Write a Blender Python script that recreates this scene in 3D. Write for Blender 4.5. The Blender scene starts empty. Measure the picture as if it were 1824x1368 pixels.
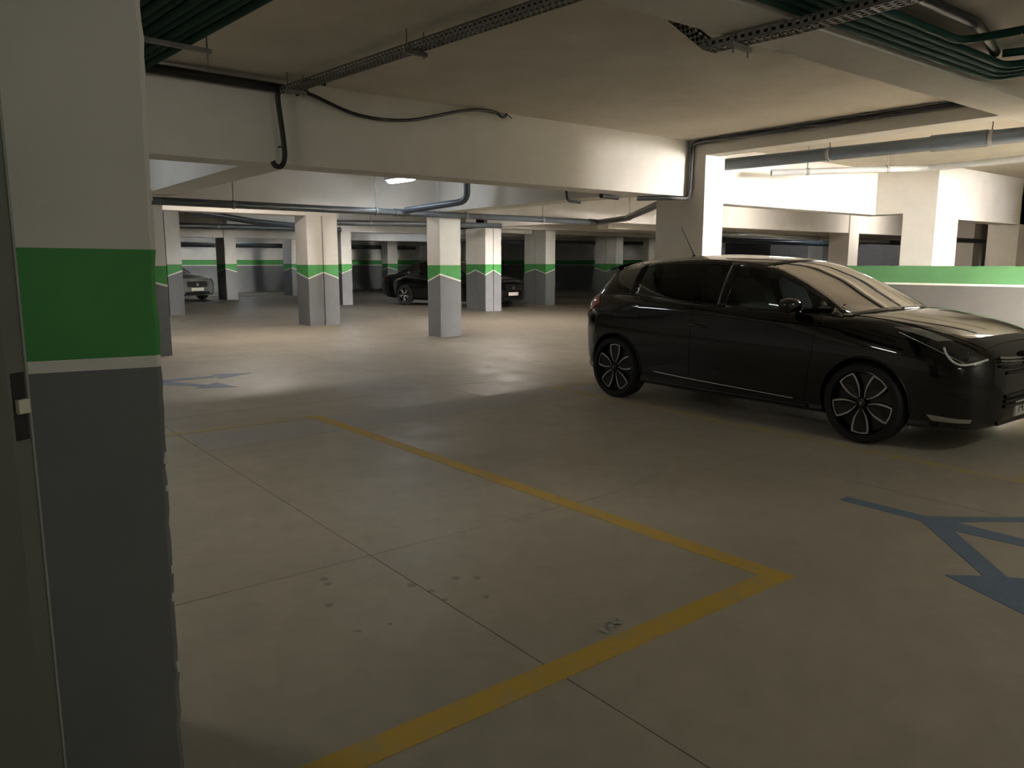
import bpy, bmesh, math, random
import numpy as np
from mathutils import Vector, Matrix
random.seed(7)
SC = bpy.context.scene
COL = SC.collection

# ------------------------------------------------------------------ camera
cam_d = bpy.data.cameras.new('camera')
cam = bpy.data.objects.new('camera', cam_d)
COL.objects.link(cam)
cam_d.sensor_width = 36.0
cam_d.lens = 1370.0 / 1824.0 * 36.0
cam_d.clip_start = 0.05
cam_d.clip_end = 300
cam.location = (0, 0, 1.37)
cam.rotation_euler = (math.radians(90) - math.atan((684 - 468) / 1370.0), 0, math.radians(-38.0))
SC.camera = cam

# ------------------------------------------------------------------ world: bright hazy day beyond the ramp opening
world = bpy.data.worlds.new('world')
SC.world = world
world.use_nodes = True
bg = world.node_tree.nodes['Background']
bg.inputs['Color'].default_value = (1.0, 0.94, 0.87, 1)
bg.inputs['Strength'].default_value = 215.0
FILL_DOOR = 16.0
FILL_LOBBY = 58.0  # fill lamps behind the view, added to lift the foreground
LAMP_BAY = 50.0
FILL_WARM = 150.0  # warm fill added for the middle floor and the aisle behind the well
LAMP = 52.0            # emission of the ceiling luminaires

SC.view_settings.view_transform = 'Standard'
SC.view_settings.look = 'None'
SC.view_settings.exposure = 0.0
SC.view_settings.gamma = 1.0
SC.view_settings.use_curve_mapping = False
SC.cycles.max_bounces = 10
SC.cycles.diffuse_bounces = 6
SC.cycles.glossy_bounces = 4
SC.cycles.transparent_max_bounces = 12
SC.cycles.use_denoising = True
SC.cycles.sample_clamp_indirect = 12.0

# ------------------------------------------------------------------ materials
MATS = {}
def principled(name, color, rough=0.6, metal=0.0, spec=0.5, emit=None, strength=0.0, coat=0.0):
    m = bpy.data.materials.new(name); m.use_nodes = True
    b = m.node_tree.nodes['Principled BSDF']
    b.inputs['Base Color'].default_value = (*color, 1)
    b.inputs['Roughness'].default_value = rough
    b.inputs['Metallic'].default_value = metal
    b.inputs['Specular IOR Level'].default_value = spec
    b.inputs['Coat Weight'].default_value = coat
    if emit:
        b.inputs['Emission Color'].default_value = (*emit, 1)
        b.inputs['Emission Strength'].default_value = strength
    MATS[name] = m
    return m

def noisy(name, c1, c2, scale=3.0, rough=0.8, bump=0.15, bscale=60.0, detail=6.0, spec=0.4, dist=0.004, c3=None):
    """procedural paint / plaster: colour drifts between c1 and c2 with a fine bump, world-space"""
    m = principled(name, c1, rough, 0, spec)
    nt = m.node_tree; N = nt.nodes; L = nt.links
    b = N['Principled BSDF']
    g = N.new('ShaderNodeNewGeometry')
    n1 = N.new('ShaderNodeTexNoise'); n1.inputs['Scale'].default_value = scale; n1.inputs['Detail'].default_value = detail
    n1.inputs['Roughness'].default_value = 0.6
    L.new(g.outputs['Position'], n1.inputs['Vector'])
    r = N.new('ShaderNodeValToRGB')
    r.color_ramp.elements[0].position = 0.33; r.color_ramp.elements[0].color = (*c2, 1)
    r.color_ramp.elements[1].position = 0.66; r.color_ramp.elements[1].color = (*c1, 1)
    L.new(n1.outputs['Fac'], r.inputs['Fac'])
    L.new(r.outputs['Color'], b.inputs['Base Color'])
    n2 = N.new('ShaderNodeTexNoise'); n2.inputs['Scale'].default_value = bscale; n2.inputs['Detail'].default_value = 3
    L.new(g.outputs['Position'], n2.inputs['Vector'])
    bp = N.new('ShaderNodeBump'); bp.inputs['Strength'].default_value = bump; bp.inputs['Distance'].default_value = dist
    L.new(n2.outputs['Fac'], bp.inputs['Height'])
    L.new(bp.outputs['Normal'], b.inputs['Normal'])
    return m

noisy('plaster', (0.76, 0.74, 0.70), (0.68, 0.66, 0.61), 1.6, 0.85)
noisy('ceiling_plaster', (0.66, 0.62, 0.55), (0.56, 0.52, 0.45), 1.2, 0.9, 0.3, 25)
noisy('green_paint', (0.070, 0.33, 0.082), (0.060, 0.29, 0.070), 4, 0.55)
noisy('grey_paint', (0.190, 0.198, 0.208), (0.165, 0.173, 0.182), 2, 0.6)
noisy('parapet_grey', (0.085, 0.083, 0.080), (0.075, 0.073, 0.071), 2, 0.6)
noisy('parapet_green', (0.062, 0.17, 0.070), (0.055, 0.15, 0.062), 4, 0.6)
noisy('white_line', (0.80, 0.80, 0.76), (0.72, 0.72, 0.68), 8, 0.6)
noisy('pipe_grey', (0.055, 0.068, 0.082), (0.045, 0.055, 0.066), 5, 0.35, 0.05)
noisy('pipe_light', (0.42, 0.43, 0.43), (0.36, 0.37, 0.37), 5, 0.4, 0.05)  # pale tone carries the overexposure of the light well
noisy('hose_black', (0.018, 0.019, 0.021), (0.012, 0.013, 0.014), 9, 0.5, 0.05)
noisy('conduit_green', (0.012, 0.050, 0.036), (0.009, 0.040, 0.029), 6, 0.75, 0.05, spec=0.2)
noisy('galvanised', (0.20, 0.195, 0.185), (0.14, 0.135, 0.125), 12, 0.45, 0.05)
noisy('door_paint', (0.30, 0.32, 0.30), (0.28, 0.30, 0.28), 3, 0.5, 0.05)
noisy('door_edge', (0.16, 0.17, 0.15), (0.14, 0.15, 0.13), 3, 0.5, 0.05)
noisy('dark_void', (0.010, 0.010, 0.011), (0.008, 0.008, 0.009), 3, 0.9)
noisy('joint_dark', (0.06, 0.055, 0.048), (0.04, 0.037, 0.032), 5, 0.95)
noisy('paper_scrap', (0.55, 0.55, 0.50), (0.25, 0.24, 0.22), 60, 0.8)
noisy('street_asphalt', (0.35, 0.33, 0.30), (0.30, 0.28, 0.25), 3, 0.9)
principled('car_black', (0.0025, 0.0026, 0.003), 0.05, 0, 0.5, coat=0.35)
principled('car_silver', (0.36, 0.36, 0.34), 0.25, 0.6, 0.5, coat=0.5)
principled('plastic_black', (0.006, 0.006, 0.0065), 0.35)
principled('rubber', (0.008, 0.008, 0.0085), 0.75)
principled('arch_black', (0.003, 0.003, 0.003), 0.9)
principled('rim_black', (0.005, 0.005, 0.0055), 0.25)
principled('rim_silver', (0.62, 0.62, 0.63), 0.25, 0.85)
principled('chrome', (0.70, 0.70, 0.70), 0.12, 1.0)
principled('light_guide', (0.85, 0.85, 0.83), 0.2, coat=0.5)
principled('red_lens', (0.36, 0.012, 0.010), 0.12, coat=0.5)
principled('amber_lens', (0.5, 0.2, 0.03), 0.15)
principled('lamp_reflector', (0.42, 0.42, 0.40), 0.2, 0.5)
principled('lamp_dark', (0.012, 0.013, 0.014), 0.05, coat=1.0)
principled('plate_white', (0.62, 0.61, 0.56), 0.4)
principled('plate_ink', (0.03, 0.03, 0.03), 0.5)
principled('seat_cloth', (0.055, 0.057, 0.058), 0.85)
principled('dash', (0.02, 0.021, 0.021), 0.6)
principled('latch_metal', (0.75, 0.74, 0.62), 0.35, 0.3)
principled('lamp_glow', (0.9, 0.9, 0.9), 0.4, emit=(0.84, 0.92, 1.0), strength=LAMP)
principled('fill_glow_lobby', (0.9, 0.9, 0.9), 0.4, emit=(1.0, 0.98, 0.86), strength=FILL_LOBBY)
principled('lamp_glow_bay', (0.9, 0.9, 0.9), 0.4, emit=(1.0, 0.98, 0.86), strength=LAMP_BAY)
principled('fill_glow_door', (0.9, 0.9, 0.9), 0.4, emit=(0.96, 1.0, 0.92), strength=FILL_DOOR)
principled('lamp_glow_mid', (0.9, 0.9, 0.9), 0.4, emit=(0.84, 0.92, 1.0), strength=40.0)
principled('fill_glow_warm', (0.9, 0.9, 0.9), 0.4, emit=(1.0, 0.90, 0.80), strength=FILL_WARM)
principled('lamp_housing', (0.65, 0.66, 0.67), 0.4)

def glass_mat(name, tint, ior=1.5):
    m = bpy.data.materials.new(name); m.use_nodes = True
    nt = m.node_tree; N = nt.nodes; L = nt.links
    N.remove(N['Principled BSDF'])
    out = N['Material Output']
    tr = N.new('ShaderNodeBsdfTransparent'); tr.inputs['Color'].default_value = (*tint, 1)
    gl = N.new('ShaderNodeBsdfGlossy'); gl.inputs['Roughness'].default_value = 0.02
    fr = N.new('ShaderNodeFresnel'); fr.inputs['IOR'].default_value = ior
    mx = N.new('ShaderNodeMixShader')
    L.new(fr.outputs[0], mx.inputs[0]); L.new(tr.outputs[0], mx.inputs[1]); L.new(gl.outputs[0], mx.inputs[2])
    L.new(mx.outputs[0], out.inputs['Surface'])
    MATS[name] = m
glass_mat('glass_side', (0.30, 0.33, 0.33))
glass_mat('glass_dark', (0.10, 0.12, 0.12))
glass_mat('glass_clear', (0.62, 0.66, 0.63))
glass_mat('lens_clear', (0.75, 0.77, 0.77))

def floor_material():
    m = principled('concrete_floor', (0.4, 0.36, 0.3), 0.5, 0, 0.45)
    nt = m.node_tree; N = nt.nodes; L = nt.links; b = N['Principled BSDF']
    g = N.new('ShaderNodeNewGeometry')
    def noise(s, d=6, r=0.6):
        n = N.new('ShaderNodeTexNoise'); n.inputs['Scale'].default_value = s; n.inputs['Detail'].default_value = d
        n.inputs['Roughness'].default_value = r
        L.new(g.outputs['Position'], n.inputs['Vector']); return n
    def ramp(src, p0, c0, p1, c1):
        r = N.new('ShaderNodeValToRGB')
        r.color_ramp.elements[0].position = p0; r.color_ramp.elements[0].color = (*c0, 1)
        r.color_ramp.elements[1].position = p1; r.color_ramp.elements[1].color = (*c1, 1)
        L.new(src, r.inputs['Fac']); return r
    a = ramp(noise(0.9).outputs['Fac'], 0.3, (0.37, 0.335, 0.275), 0.7, (0.445, 0.40, 0.325))
    c = ramp(noise(7.0).outputs['Fac'], 0.3, (0.80, 0.80, 0.80), 0.65, (1, 1, 1))
    mul = N.new('ShaderNodeMixRGB'); mul.blend_type = 'MULTIPLY'; mul.inputs[0].default_value = 0.55
    L.new(a.outputs[0], mul.inputs[1]); L.new(c.outputs[0], mul.inputs[2])
    # a scatter of dried drips left of the parking bay's middle
    sub = N.new('ShaderNodeVectorMath'); sub.operation = 'SUBTRACT'; sub.inputs[1].default_value = (1.52, 2.72, 0)
    L.new(g.outputs['Position'], sub.inputs[0])
    sc_ = N.new('ShaderNodeVectorMath'); sc_.operation = 'MULTIPLY'; sc_.inputs[1].default_value = (2.6, 2.6, 0)
    L.new(sub.outputs[0], sc_.inputs[0])
    ln = N.new('ShaderNodeVectorMath'); ln.operation = 'LENGTH'; L.new(sc_.outputs[0], ln.inputs[0])
    inside = N.new('ShaderNodeMath'); inside.operation = 'LESS_THAN'; inside.inputs[1].default_value = 1.0
    L.new(ln.outputs['Value'], inside.inputs[0])
    vo = N.new('ShaderNodeTexVoronoi'); vo.inputs['Scale'].default_value = 9.0
    L.new(g.outputs['Position'], vo.inputs['Vector'])
    dr = N.new('ShaderNodeMath'); dr.operation = 'LESS_THAN'; dr.inputs[1].default_value = 0.20
    L.new(vo.outputs['Distance'], dr.inputs[0])
    both = N.new('ShaderNodeMath'); both.operation = 'MULTIPLY'
    L.new(inside.outputs[0], both.inputs[0]); L.new(dr.outputs[0], both.inputs[1])
    half = N.new('ShaderNodeMath'); half.operation = 'MULTIPLY'; half.inputs[1].default_value = 0.55
    L.new(both.outputs[0], half.inputs[0])
    dm = N.new('ShaderNodeMixRGB'); L.new(half.outputs[0], dm.inputs[0])
    L.new(mul.outputs[0], dm.inputs[1]); dm.inputs[2].default_value = (0.13, 0.12, 0.10, 1)
    L.new(dm.outputs[0], b.inputs['Base Color'])
    rr = ramp(noise(2.2).outputs['Fac'], 0.3, (0.36, 0.36, 0.36), 0.7, (0.58, 0.58, 0.58))
    L.new(rr.outputs[0], b.inputs['Roughness'])
    bp = N.new('ShaderNodeBump'); bp.inputs['Strength'].default_value = 0.12; bp.inputs['Distance'].default_value = 0.003
    L.new(noise(40, 4).outputs['Fac'], bp.inputs['Height']); L.new(bp.outputs[0], b.inputs['Normal'])
floor_material()

def worn_paint(name, col, under, lo, hi, scale=9):
    """floor paint with worn patches showing the concrete"""
    m = principled(name, col, 0.6)
    nt = m.node_tree; N = nt.nodes; L = nt.links; b = N['Principled BSDF']
    g = N.new('ShaderNodeNewGeometry')
    n = N.new('ShaderNodeTexNoise'); n.inputs['Scale'].default_value = scale; n.inputs['Detail'].default_value = 8
    n.inputs['Roughness'].default_value = 0.7
    L.new(g.outputs['Position'], n.inputs['Vector'])
    r = N.new('ShaderNodeValToRGB')
    r.color_ramp.elements[0].position = lo; r.color_ramp.elements[0].color = (*under, 1)
    r.color_ramp.elements[1].position = hi; r.color_ramp.elements[1].color = (*col, 1)
    L.new(n.outputs['Fac'], r.inputs['Fac']); L.new(r.outputs[0], b.inputs['Base Color'])
worn_paint('yellow_paint', (0.56, 0.37, 0.055), (0.44, 0.35, 0.17), 0.32, 0.52)
worn_paint('yellow_faded', (0.50, 0.37, 0.14), (0.41, 0.36, 0.27), 0.40, 0.62)
worn_paint('blue_paint', (0.13, 0.19, 0.29), (0.17, 0.22, 0.29), 0.3, 0.6)
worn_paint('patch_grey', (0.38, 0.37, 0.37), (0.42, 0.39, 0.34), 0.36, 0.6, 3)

# ------------------------------------------------------------------ mesh helpers
def mesh_data(name, verts, faces, mats, idx=None, smooth=False, angle=None):
    me = bpy.data.meshes.new(name)
    me.from_pydata([tuple(v) for v in verts], [], faces)
    for k in (mats if isinstance(mats, (list, tuple)) else [mats]):
        me.materials.append(MATS[k])
    if idx: me.polygons.foreach_set('material_index', idx)
    if smooth:
        me.polygons.foreach_set('use_smooth', [True] * len(me.polygons))
        if angle: me.set_sharp_from_angle(angle=math.radians(angle))
    me.update()
    return me

def link(name, me, parent=None):
    o = bpy.data.objects.new(name, me); COL.objects.link(o)
    if parent: o.parent = parent
    return o

def tag(o, label=None, cat=None, group=None, kind=None):
    if label: o['label'] = label
    if cat: o['category'] = cat
    if group: o['group'] = group
    if kind: o['kind'] = kind
    return o

def empty(name, loc=(0, 0, 0), rz=0.0):
    o = bpy.data.objects.new(name, None); COL.objects.link(o)
    o.location = loc; o.rotation_euler = (0, 0, rz); o.empty_display_size = 0.2
    return o

class MB:
    """collects shapes into one mesh"""
    def __init__(s): s.v = []; s.f = []; s.i = []
    def add(s, v, f, mi=0):
        o = len(s.v); s.v += [tuple(p) for p in v]
        s.f += [tuple(a + o for a in q) for q in f]; s.i += [mi] * len(f)
        return s
    def box(s, x0, x1, y0, y1, z0, z1, mi=0):
        v = [(x0, y0, z0), (x1, y0, z0), (x1, y1, z0), (x0, y1, z0), (x0, y0, z1), (x1, y0, z1), (x1, y1, z1), (x0, y1, z1)]
        return s.add(v, [(0, 3, 2, 1), (4, 5, 6, 7), (0, 1, 5, 4), (1, 2, 6, 5), (2, 3, 7, 6), (3, 0, 4, 7)], mi)
    def bar(s, a, b, w, h, mi=0, up=(0, 0, 1)):
        a = Vector(a); b = Vector(b); d = (b - a).normalized()
        u = Vector(up); r = d.cross(u)
        if r.length < 1e-4: r = d.cross(Vector((0, 1, 0)))
        r.normalize(); u = r.cross(d)
        v = []
        for p in (a, b):
            for sx, sy in ((-1, -1), (1, -1), (1, 1), (-1, 1)):
                v.append(p + r * (sx * w / 2) + u * (sy * h / 2))
        return s.add(v, [(0, 1, 2, 3), (7, 6, 5, 4), (0, 4, 5, 1), (1, 5, 6, 2), (2, 6, 7, 3), (3, 7, 4, 0)], mi)
    def tube(s, path, r, seg=10, mi=0, cap=True):
        P = [Vector(p) for p in path]; n = len(P)
        rr = r if isinstance(r, (list, tuple)) else [r] * n
        T = []
        for k in range(n):
            T.append((P[min(k + 1, n - 1)] - P[max(k - 1, 0)]).normalized())
        ref = Vector((0, 0, 1)) if abs(T[0].z) < 0.9 else Vector((1, 0, 0))
        nrm = (ref - T[0] * ref.dot(T[0])).normalized()
        v = []; f = []
        for k in range(n):
            nrm = (nrm - T[k] * nrm.dot(T[k])).normalized(); bi = T[k].cross(nrm)
            for j in range(seg):
                a = 2 * math.pi * j / seg
                v.append(P[k] + (nrm * math.cos(a) + bi * math.sin(a)) * rr[k])
        for k in range(n - 1):
            for j in range(seg):
                j2 = (j + 1) % seg
                f.append((k * seg + j, k * seg + j2, (k + 1) * seg + j2, (k + 1) * seg + j))
        if cap:
            f.append(tuple(range(seg - 1, -1, -1))); f.append(tuple((n - 1) * seg + j for j in range(seg)))
        return s.add(v, f, mi)
    def lathe(s, prof, seg=32, axis='Y', mi=0, c=(0, 0, 0)):
        """prof: list of (radius, along)"""
        v = []; f = []; n = len(prof)
        for (r, a) in prof:
            for j in range(seg):
                t = 2 * math.pi * j / seg
                p = {'Y': (r * math.cos(t), a, r * math.sin(t)), 'Z': (r * math.cos(t), r * math.sin(t), a), 'X': (a, r * math.cos(t), r * math.sin(t))}[axis]
                v.append((p[0] + c[0], p[1] + c[1], p[2] + c[2]))
        for k in range(n - 1):
            for j in range(seg):
                j2 = (j + 1) % seg
                f.append((k * seg + j, k * seg + j2, (k + 1) * seg + j2, (k + 1) * seg + j))
        return s.add(v, f, mi)
    def poly(s, pts, h, mi=0):
        """flat polygon in XY, from z=h[0] to z=h[1]"""
        n = len(pts)
        a = sum(pts[i][0] * pts[(i + 1) % n][1] - pts[(i + 1) % n][0] * pts[i][1] for i in range(n))
        if a < 0: pts = pts[::-1]
        v = [(x, y, h[0]) for x, y in pts] + [(x, y, h[1]) for x, y in pts]
        f = [tuple(range(n, 2 * n)), tuple(range(n - 1, -1, -1))] + [(i, (i + 1) % n, n + (i + 1) % n, n + i) for i in range(n)]
        return s.add(v, f, mi)
    def build(s, name, mats, parent=None, smooth=False, angle=35):
        return link(name, mesh_data(name, s.v, s.f, mats, s.i, smooth, angle), parent)

def arc_path(pts, r=0.06, n=5):
    """polyline with rounded corners"""
    P = [Vector(p) for p in pts]; out = [P[0]]
    for k in range(1, len(P) - 1):
        a = (P[k - 1] - P[k]); b = (P[k + 1] - P[k])
        d = min(r, a.length * 0.49, b.length * 0.49)
        p0 = P[k] + a.normalized() * d; p1 = P[k] + b.normalized() * d
        for j in range(n + 1):
            t = j / n
            out.append(p0 * (1 - t) ** 2 + P[k] * 2 * t * (1 - t) + p1 * t * t)
    out.append(P[-1]); return out

def spline(pts, n=8):
    P = [Vector(p) for p in pts]; out = []
    for k in range(len(P) - 1):
        p0 = P[max(k - 1, 0)]; p1 = P[k]; p2 = P[k + 1]; p3 = P[min(k + 2, len(P) - 1)]
        for j in range(n):
            t = j / n
            out.append(0.5 * ((2 * p1) + (p2 - p0) * t + (2 * p0 - 5 * p1 + 4 * p2 - p3) * t * t + (3 * p1 - p0 - 3 * p2 + p3) * t ** 3))
    out.append(P[-1]); return out

def structure(name, mb, mats, label=None, smooth=False):
    return tag(mb.build(name, mats, None, smooth), label, None, None, 'structure')

# ------------------------------------------------------------------ floor: sawn concrete slabs with recessed joints
CEIL = 3.04
X0, X1, Y0, Y1 = -5.0, 62.0, -4.5, 48.0
fl = MB().box(X0, X1, Y0, Y1, -0.30, -0.02)
floor = structure('floor', fl, 'joint_dark', 'beige concrete garage floor with sawn joints')
JX, JY = 1.61, 3.15
SX, SY = 3.0, 4.0
slab_me = mesh_data('slab', *(lambda b: (b.v, b.f))(MB().box(0.003, SX - 0.003, 0.003, SY - 0.003, -0.02, 0.0)), 'concrete_floor')
NXa, NXb, NYa, NYb = -2, 6, -1, 6
for i in range(NXa, NXb):
    for j in range(NYa, NYb):
        o = link('slab', slab_me, floor); o.location = (JX + i * SX, JY + j * SY, 0)
ax0, ax1 = JX + NXa * SX, JX + NXb * SX
ay0, ay1 = JY + NYa * SY, JY + NYb * SY
rest = MB()
rest.box(X0, ax0, Y0, Y1, -0.02, 0); rest.box(ax1, X1, Y0, Y1, -0.02, 0)
rest.box(ax0, ax1, Y0, ay0, -0.02, 0); rest.box(ax0, ax1, ay1, Y1, -0.02, 0)
rest.build('far_screed', 'concrete_floor', floor)

structure('ceiling', MB().box(X0, X1, 2.86, Y1, CEIL, CEIL + 0.3).box(X0, 10.2, Y0, 2.86, CEIL, CEIL + 0.3).box(13.8, X1, Y0, 2.86, CEIL, CEIL + 0.3).box(10.2, 13.8, Y0, 2.0, CEIL, CEIL + 0.3).box(8.6, 14.5, -6.8, Y0, CEIL, CEIL + 0.3), 'ceiling_plaster', 'rough plastered slab ceiling, beige and unpainted')

# ------------------------------------------------------------------ outer walls
def banded_wall(name, a, b, thick, label, top=1.50, bot=1.27, line=0.035):
    """wall between plan points a and b: grey dado, white line, green band, white above"""
    a = Vector((*a, 0)); b = Vector((*b, 0)); mb = MB()
    for k, (z0, z1) in enumerate(((0, bot - line), (bot - line, bot), (bot, top), (top, CEIL))):
        mb.bar(a + Vector((0, 0, (z0 + z1) / 2)), b + Vector((0, 0, (z0 + z1) / 2)), thick, z1 - z0, k)
    return structure(name, mb, ['grey_paint', 'white_line', 'green_paint', 'plaster'], label)
banded_wall('wall_back', (-4, 36.6), (28.0, 36.6), 0.3, 'far back wall with a straight green band over grey')
banded_wall('wall_right', (28.0, 21.0), (28.0, 36.6), 0.3, 'far side wall with a straight green band over grey')
structure('wall_far_right', MB().box(28, 60, 40, 40.3, 0, CEIL).box(60, 60.3, -4, 40, 0, CEIL), 'grey_paint', 'distant plain grey walls behind the parapet')
structure('wall_light_block', MB().box(8.70, 9.0, -6.8, 2.56, -0.05, CEIL).box(8.5, 8.7, -2.4, -2.1, 0, CEIL).box(14.0, 14.3, -6.8, 0.4, -0.05, CEIL), 'plaster', 'added unseen white walls shaping the ramp daylight')  # out of view, put here to keep ramp daylight off the foreground
structure('wall_left', MB().box(-4.3, -4.0, -4.2, 36.6, 0, CEIL), 'plaster', 'plain white side wall beside the doorway')
structure('wall_front', MB().box(-4, 8.6, -2.4, -2.1, 0, CEIL).box(14.3, 60, -4.2, -3.9, 0, CEIL), 'plaster', 'plain white wall behind the doorway')

# ------------------------------------------------------------------ painted columns
LO, HI = 1.045, 1.175      # lower and upper points of the zig-zag line
def col_faces(mb, x0, x1, y0, y1, za, zb, top, band=1.325, line=0.03, zpts=None):
    """one shaft; za..: heights of the line at the four corners (x0y1),(x0y0),(x1y0),(x1y1)"""
    cs = [(x0, y1), (x0, y0), (x1, y0), (x1, y1)]
    hs = zpts
    for k in range(4):
        p, q = cs[k], cs[(k + 1) % 4]; h0, h1 = hs[k], hs[(k + 1) % 4]
        lv = [(0, 0), (h0 - line, h1 - line), (h0, h1), (band, band), (top, top)]
        for m in range(4):
            v = [(p[0], p[1], lv[m][0]), (q[0], q[1], lv[m][1]), (q[0], q[1], lv[m + 1][1]), (p[0], p[1], lv[m + 1][0])]
            mb.add(v, [(0, 1, 2, 3)], m)
    mb.add([(x0, y0, top), (x1, y0, top), (x1, y1, top), (x0, y1, top)], [(0, 1, 2, 3)], 3)

CM = ['grey_paint', 'white_line', 'green_paint', 'plaster']
def column(label, x, y, wx, wy, top, corner='hi', nx=1, ny=1, band=1.325, name='column'):
    """rectangular painted column, nx * ny shafts separated by movement joints"""
    g = 0.02
    root = None
    shafts = []
    for i in range(nx):
        for j in range(ny):
            mb = MB()
            a = x + wx * i / nx + (g / 2 if i else 0); b = x + wx * (i + 1) / nx - (g / 2 if i < nx - 1 else 0)
            c = y + wy * j / ny + (g / 2 if j else 0); d = y + wy * (j + 1) / ny - (g / 2 if j < ny - 1 else 0)
            def hz(ii, jj):
                even = (ii + jj) % 2 == 0
                return (HI if even else LO) if corner == 'hi' else (LO if even else HI)
            col_faces(mb, a, b, c, d, 0, 0, top, band, zpts=[hz(i, j + 1), hz(i, j), hz(i + 1, j), hz(i + 1, j + 1)])
            shafts.append(mb)
    if len(shafts) == 1:
        return tag(shafts[0].build(name, CM), label, None, None, 'structure')
    root = empty(name, (0, 0, 0)); tag(root, label, None, None, 'structure')
    for mb in shafts: mb.build('shaft', CM, root)
    # joint filler
    f = MB()
    for i in range(1, nx): f.box(x + wx * i / nx - g / 2, x + wx * i / nx + g / 2, y + 0.02, y + wy - 0.02, 0, top)
    for j in range(1, ny): f.box(x + 0.02, x + wx - 0.02, y + wy * j / ny - g / 2, y + wy * j / ny + g / 2, 0, top)
    f.build('joint_filler', 'dark_void', root)
    return root

column('single square column with the brightest lit face, near the ceiling lamp', 7.732, 12.04, 0.46, 0.43, CEIL, 'hi')
column('twin column with a dark joint line down its middle, pale pink light above', 6.875, 15.957, 0.71, 0.62, CEIL, 'lo', 2, 1)
column('clustered column in four shafts standing in front of the black sedan', 12.889, 17.714, 0.56, 0.95, CEIL, 'lo', 2, 2)
column('twin column just past the black sedan front bumper', 16.306, 19.105, 0.40, 1.10, CEIL, 'lo', 1, 2)
column('wide pale column seen just behind the hatchback tail', 22.194, 21.758, 0.42, 1.15, CEIL, 'hi', 1, 2)
column('column partly covered by the dark pillar beside the doorway', 2.60, 12.15, 0.44, 0.43, CEIL, 'hi')
column('twin column in front of the silver car', 5.00, 21.46, 0.76, 0.5, CEIL, 'hi', 2, 1)
column('unlit column to the side of the silver car', 9.343, 29.134, 0.42, 1.0, CEIL, 'hi')
column('distant column peeking out behind the twin column', 12.715, 31.165, 0.40, 0.9, CEIL, 'hi')
column('slim column between the twin column and the brightest column', 11.195, 23.311, 0.36, 0.40, CEIL, 'lo')
column('distant column behind the black sedan bonnet', 18.5, 25.0, 0.35, 0.9, CEIL, 'hi')
column('distant column behind the black sedan boot', 17.675, 31.974, 0.52, 0.55, CEIL, 'hi')
column('pale column half hidden by the big white pillar', 22.9, 20.66, 0.79, 0.30, CEIL, 'hi')

# plain white columns of the light well
def plain_column(label, x0, x1, y0, y1, z1=CEIL):
    mb = MB().box(x0, x1, y0, y1, 0, z1)
    return structure('column', mb, 'plaster', label)
C1X, C1Y = 8.75, 6.91
plain_column('big white pillar rising behind the hatchback roof', C1X, 9.17, C1Y, 7.77)
plain_column('white corner column standing on the line of the green parapet', 14.2, 15.1, 6.22, 6.79)
plain_column('cream column at the frame edge behind the green parapet', 17.96, 18.6, 6.22, 6.8)
plain_column('white column seen under the beam behind the hatchback roof', 22.15, 22.70, 12.12, 12.75)
plain_column('grey column deep behind the hatchback roof', 33.0, 33.5, 19.3, 20.0)
plain_column('grey column deep in the opening beside the corner column', 27.0, 27.5, 10.6, 11.4)
plain_column('pale column deep in the opening beside the frame edge', 34.0, 34.5, 13.0, 13.3)

# near pillar beside the doorway, hand plastered edge
def near_pillar():
    y0, y1 = 1.93, 2.45
    xl = 0.02
    bands = [(0.0, 0.0, 1.137, 1.128), (1.137, 1.128, 1.163, 1.155), (1.163, 1.155, 1.403, 1.400), (1.403, 1.400, CEIL, CEIL)]
    mb = MB()
    rnd = random.Random(3)
    def xr(z): return 0.443 + 0.0134 * z + (rnd.uniform(-1, 1) ** 3) * 0.004
    prev = {}
    for m, (a, b, c, d) in enumerate(bands):
        n = max(2, int((c - a) / 0.035))
        rows = []
        for k in range(n + 1):
            t = k / n; zl = a + (c - a) * t; zr = b + (d - b) * t
            key = round(zr, 5)
            if key not in prev: prev[key] = xr(zr)
            rows.append((zl, zr, prev[key]))
        for k in range(n):
            (zl, zr, x), (zl2, zr2, x2) = rows[k], rows[k + 1]
            v = [(xl, y0, zl), (x - 0.012, y0, zr), (x, y0 + 0.010, zr), (x, y1, zr), (xl, y1, zr),
                 (xl, y0, zl2), (x2 - 0.012, y0, zr2), (x2, y0 + 0.010, zr2), (x2, y1, zr2), (xl, y1, zr2)]
            mb.add(v, [(0, 1, 6, 5), (1, 2, 7, 6), (2, 3, 8, 7), (3, 4, 9, 8), (4, 0, 5, 9)], m)
    o = mb.build('column', CM)
    tag(o, 'large dark pillar with a broad green band close beside the open door', None, None, 'structure')
    ch = MB()
    for z in (0.62, 0.83, 0.90, 0.55, 1.43, 1.47, 1.52, 0.36):
        w = rnd.uniform(0.004, 0.008); x = 0.443 + 0.0134 * z
        ch.box(x - w, x + 0.0015, y0 - 0.001 + 0.006, y0 + 0.016, z - rnd.uniform(0.006, 0.014), z + rnd.uniform(0.006, 0.02))
    ch.build('chipped_edge', 'plaster', o)
near_pillar()

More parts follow.
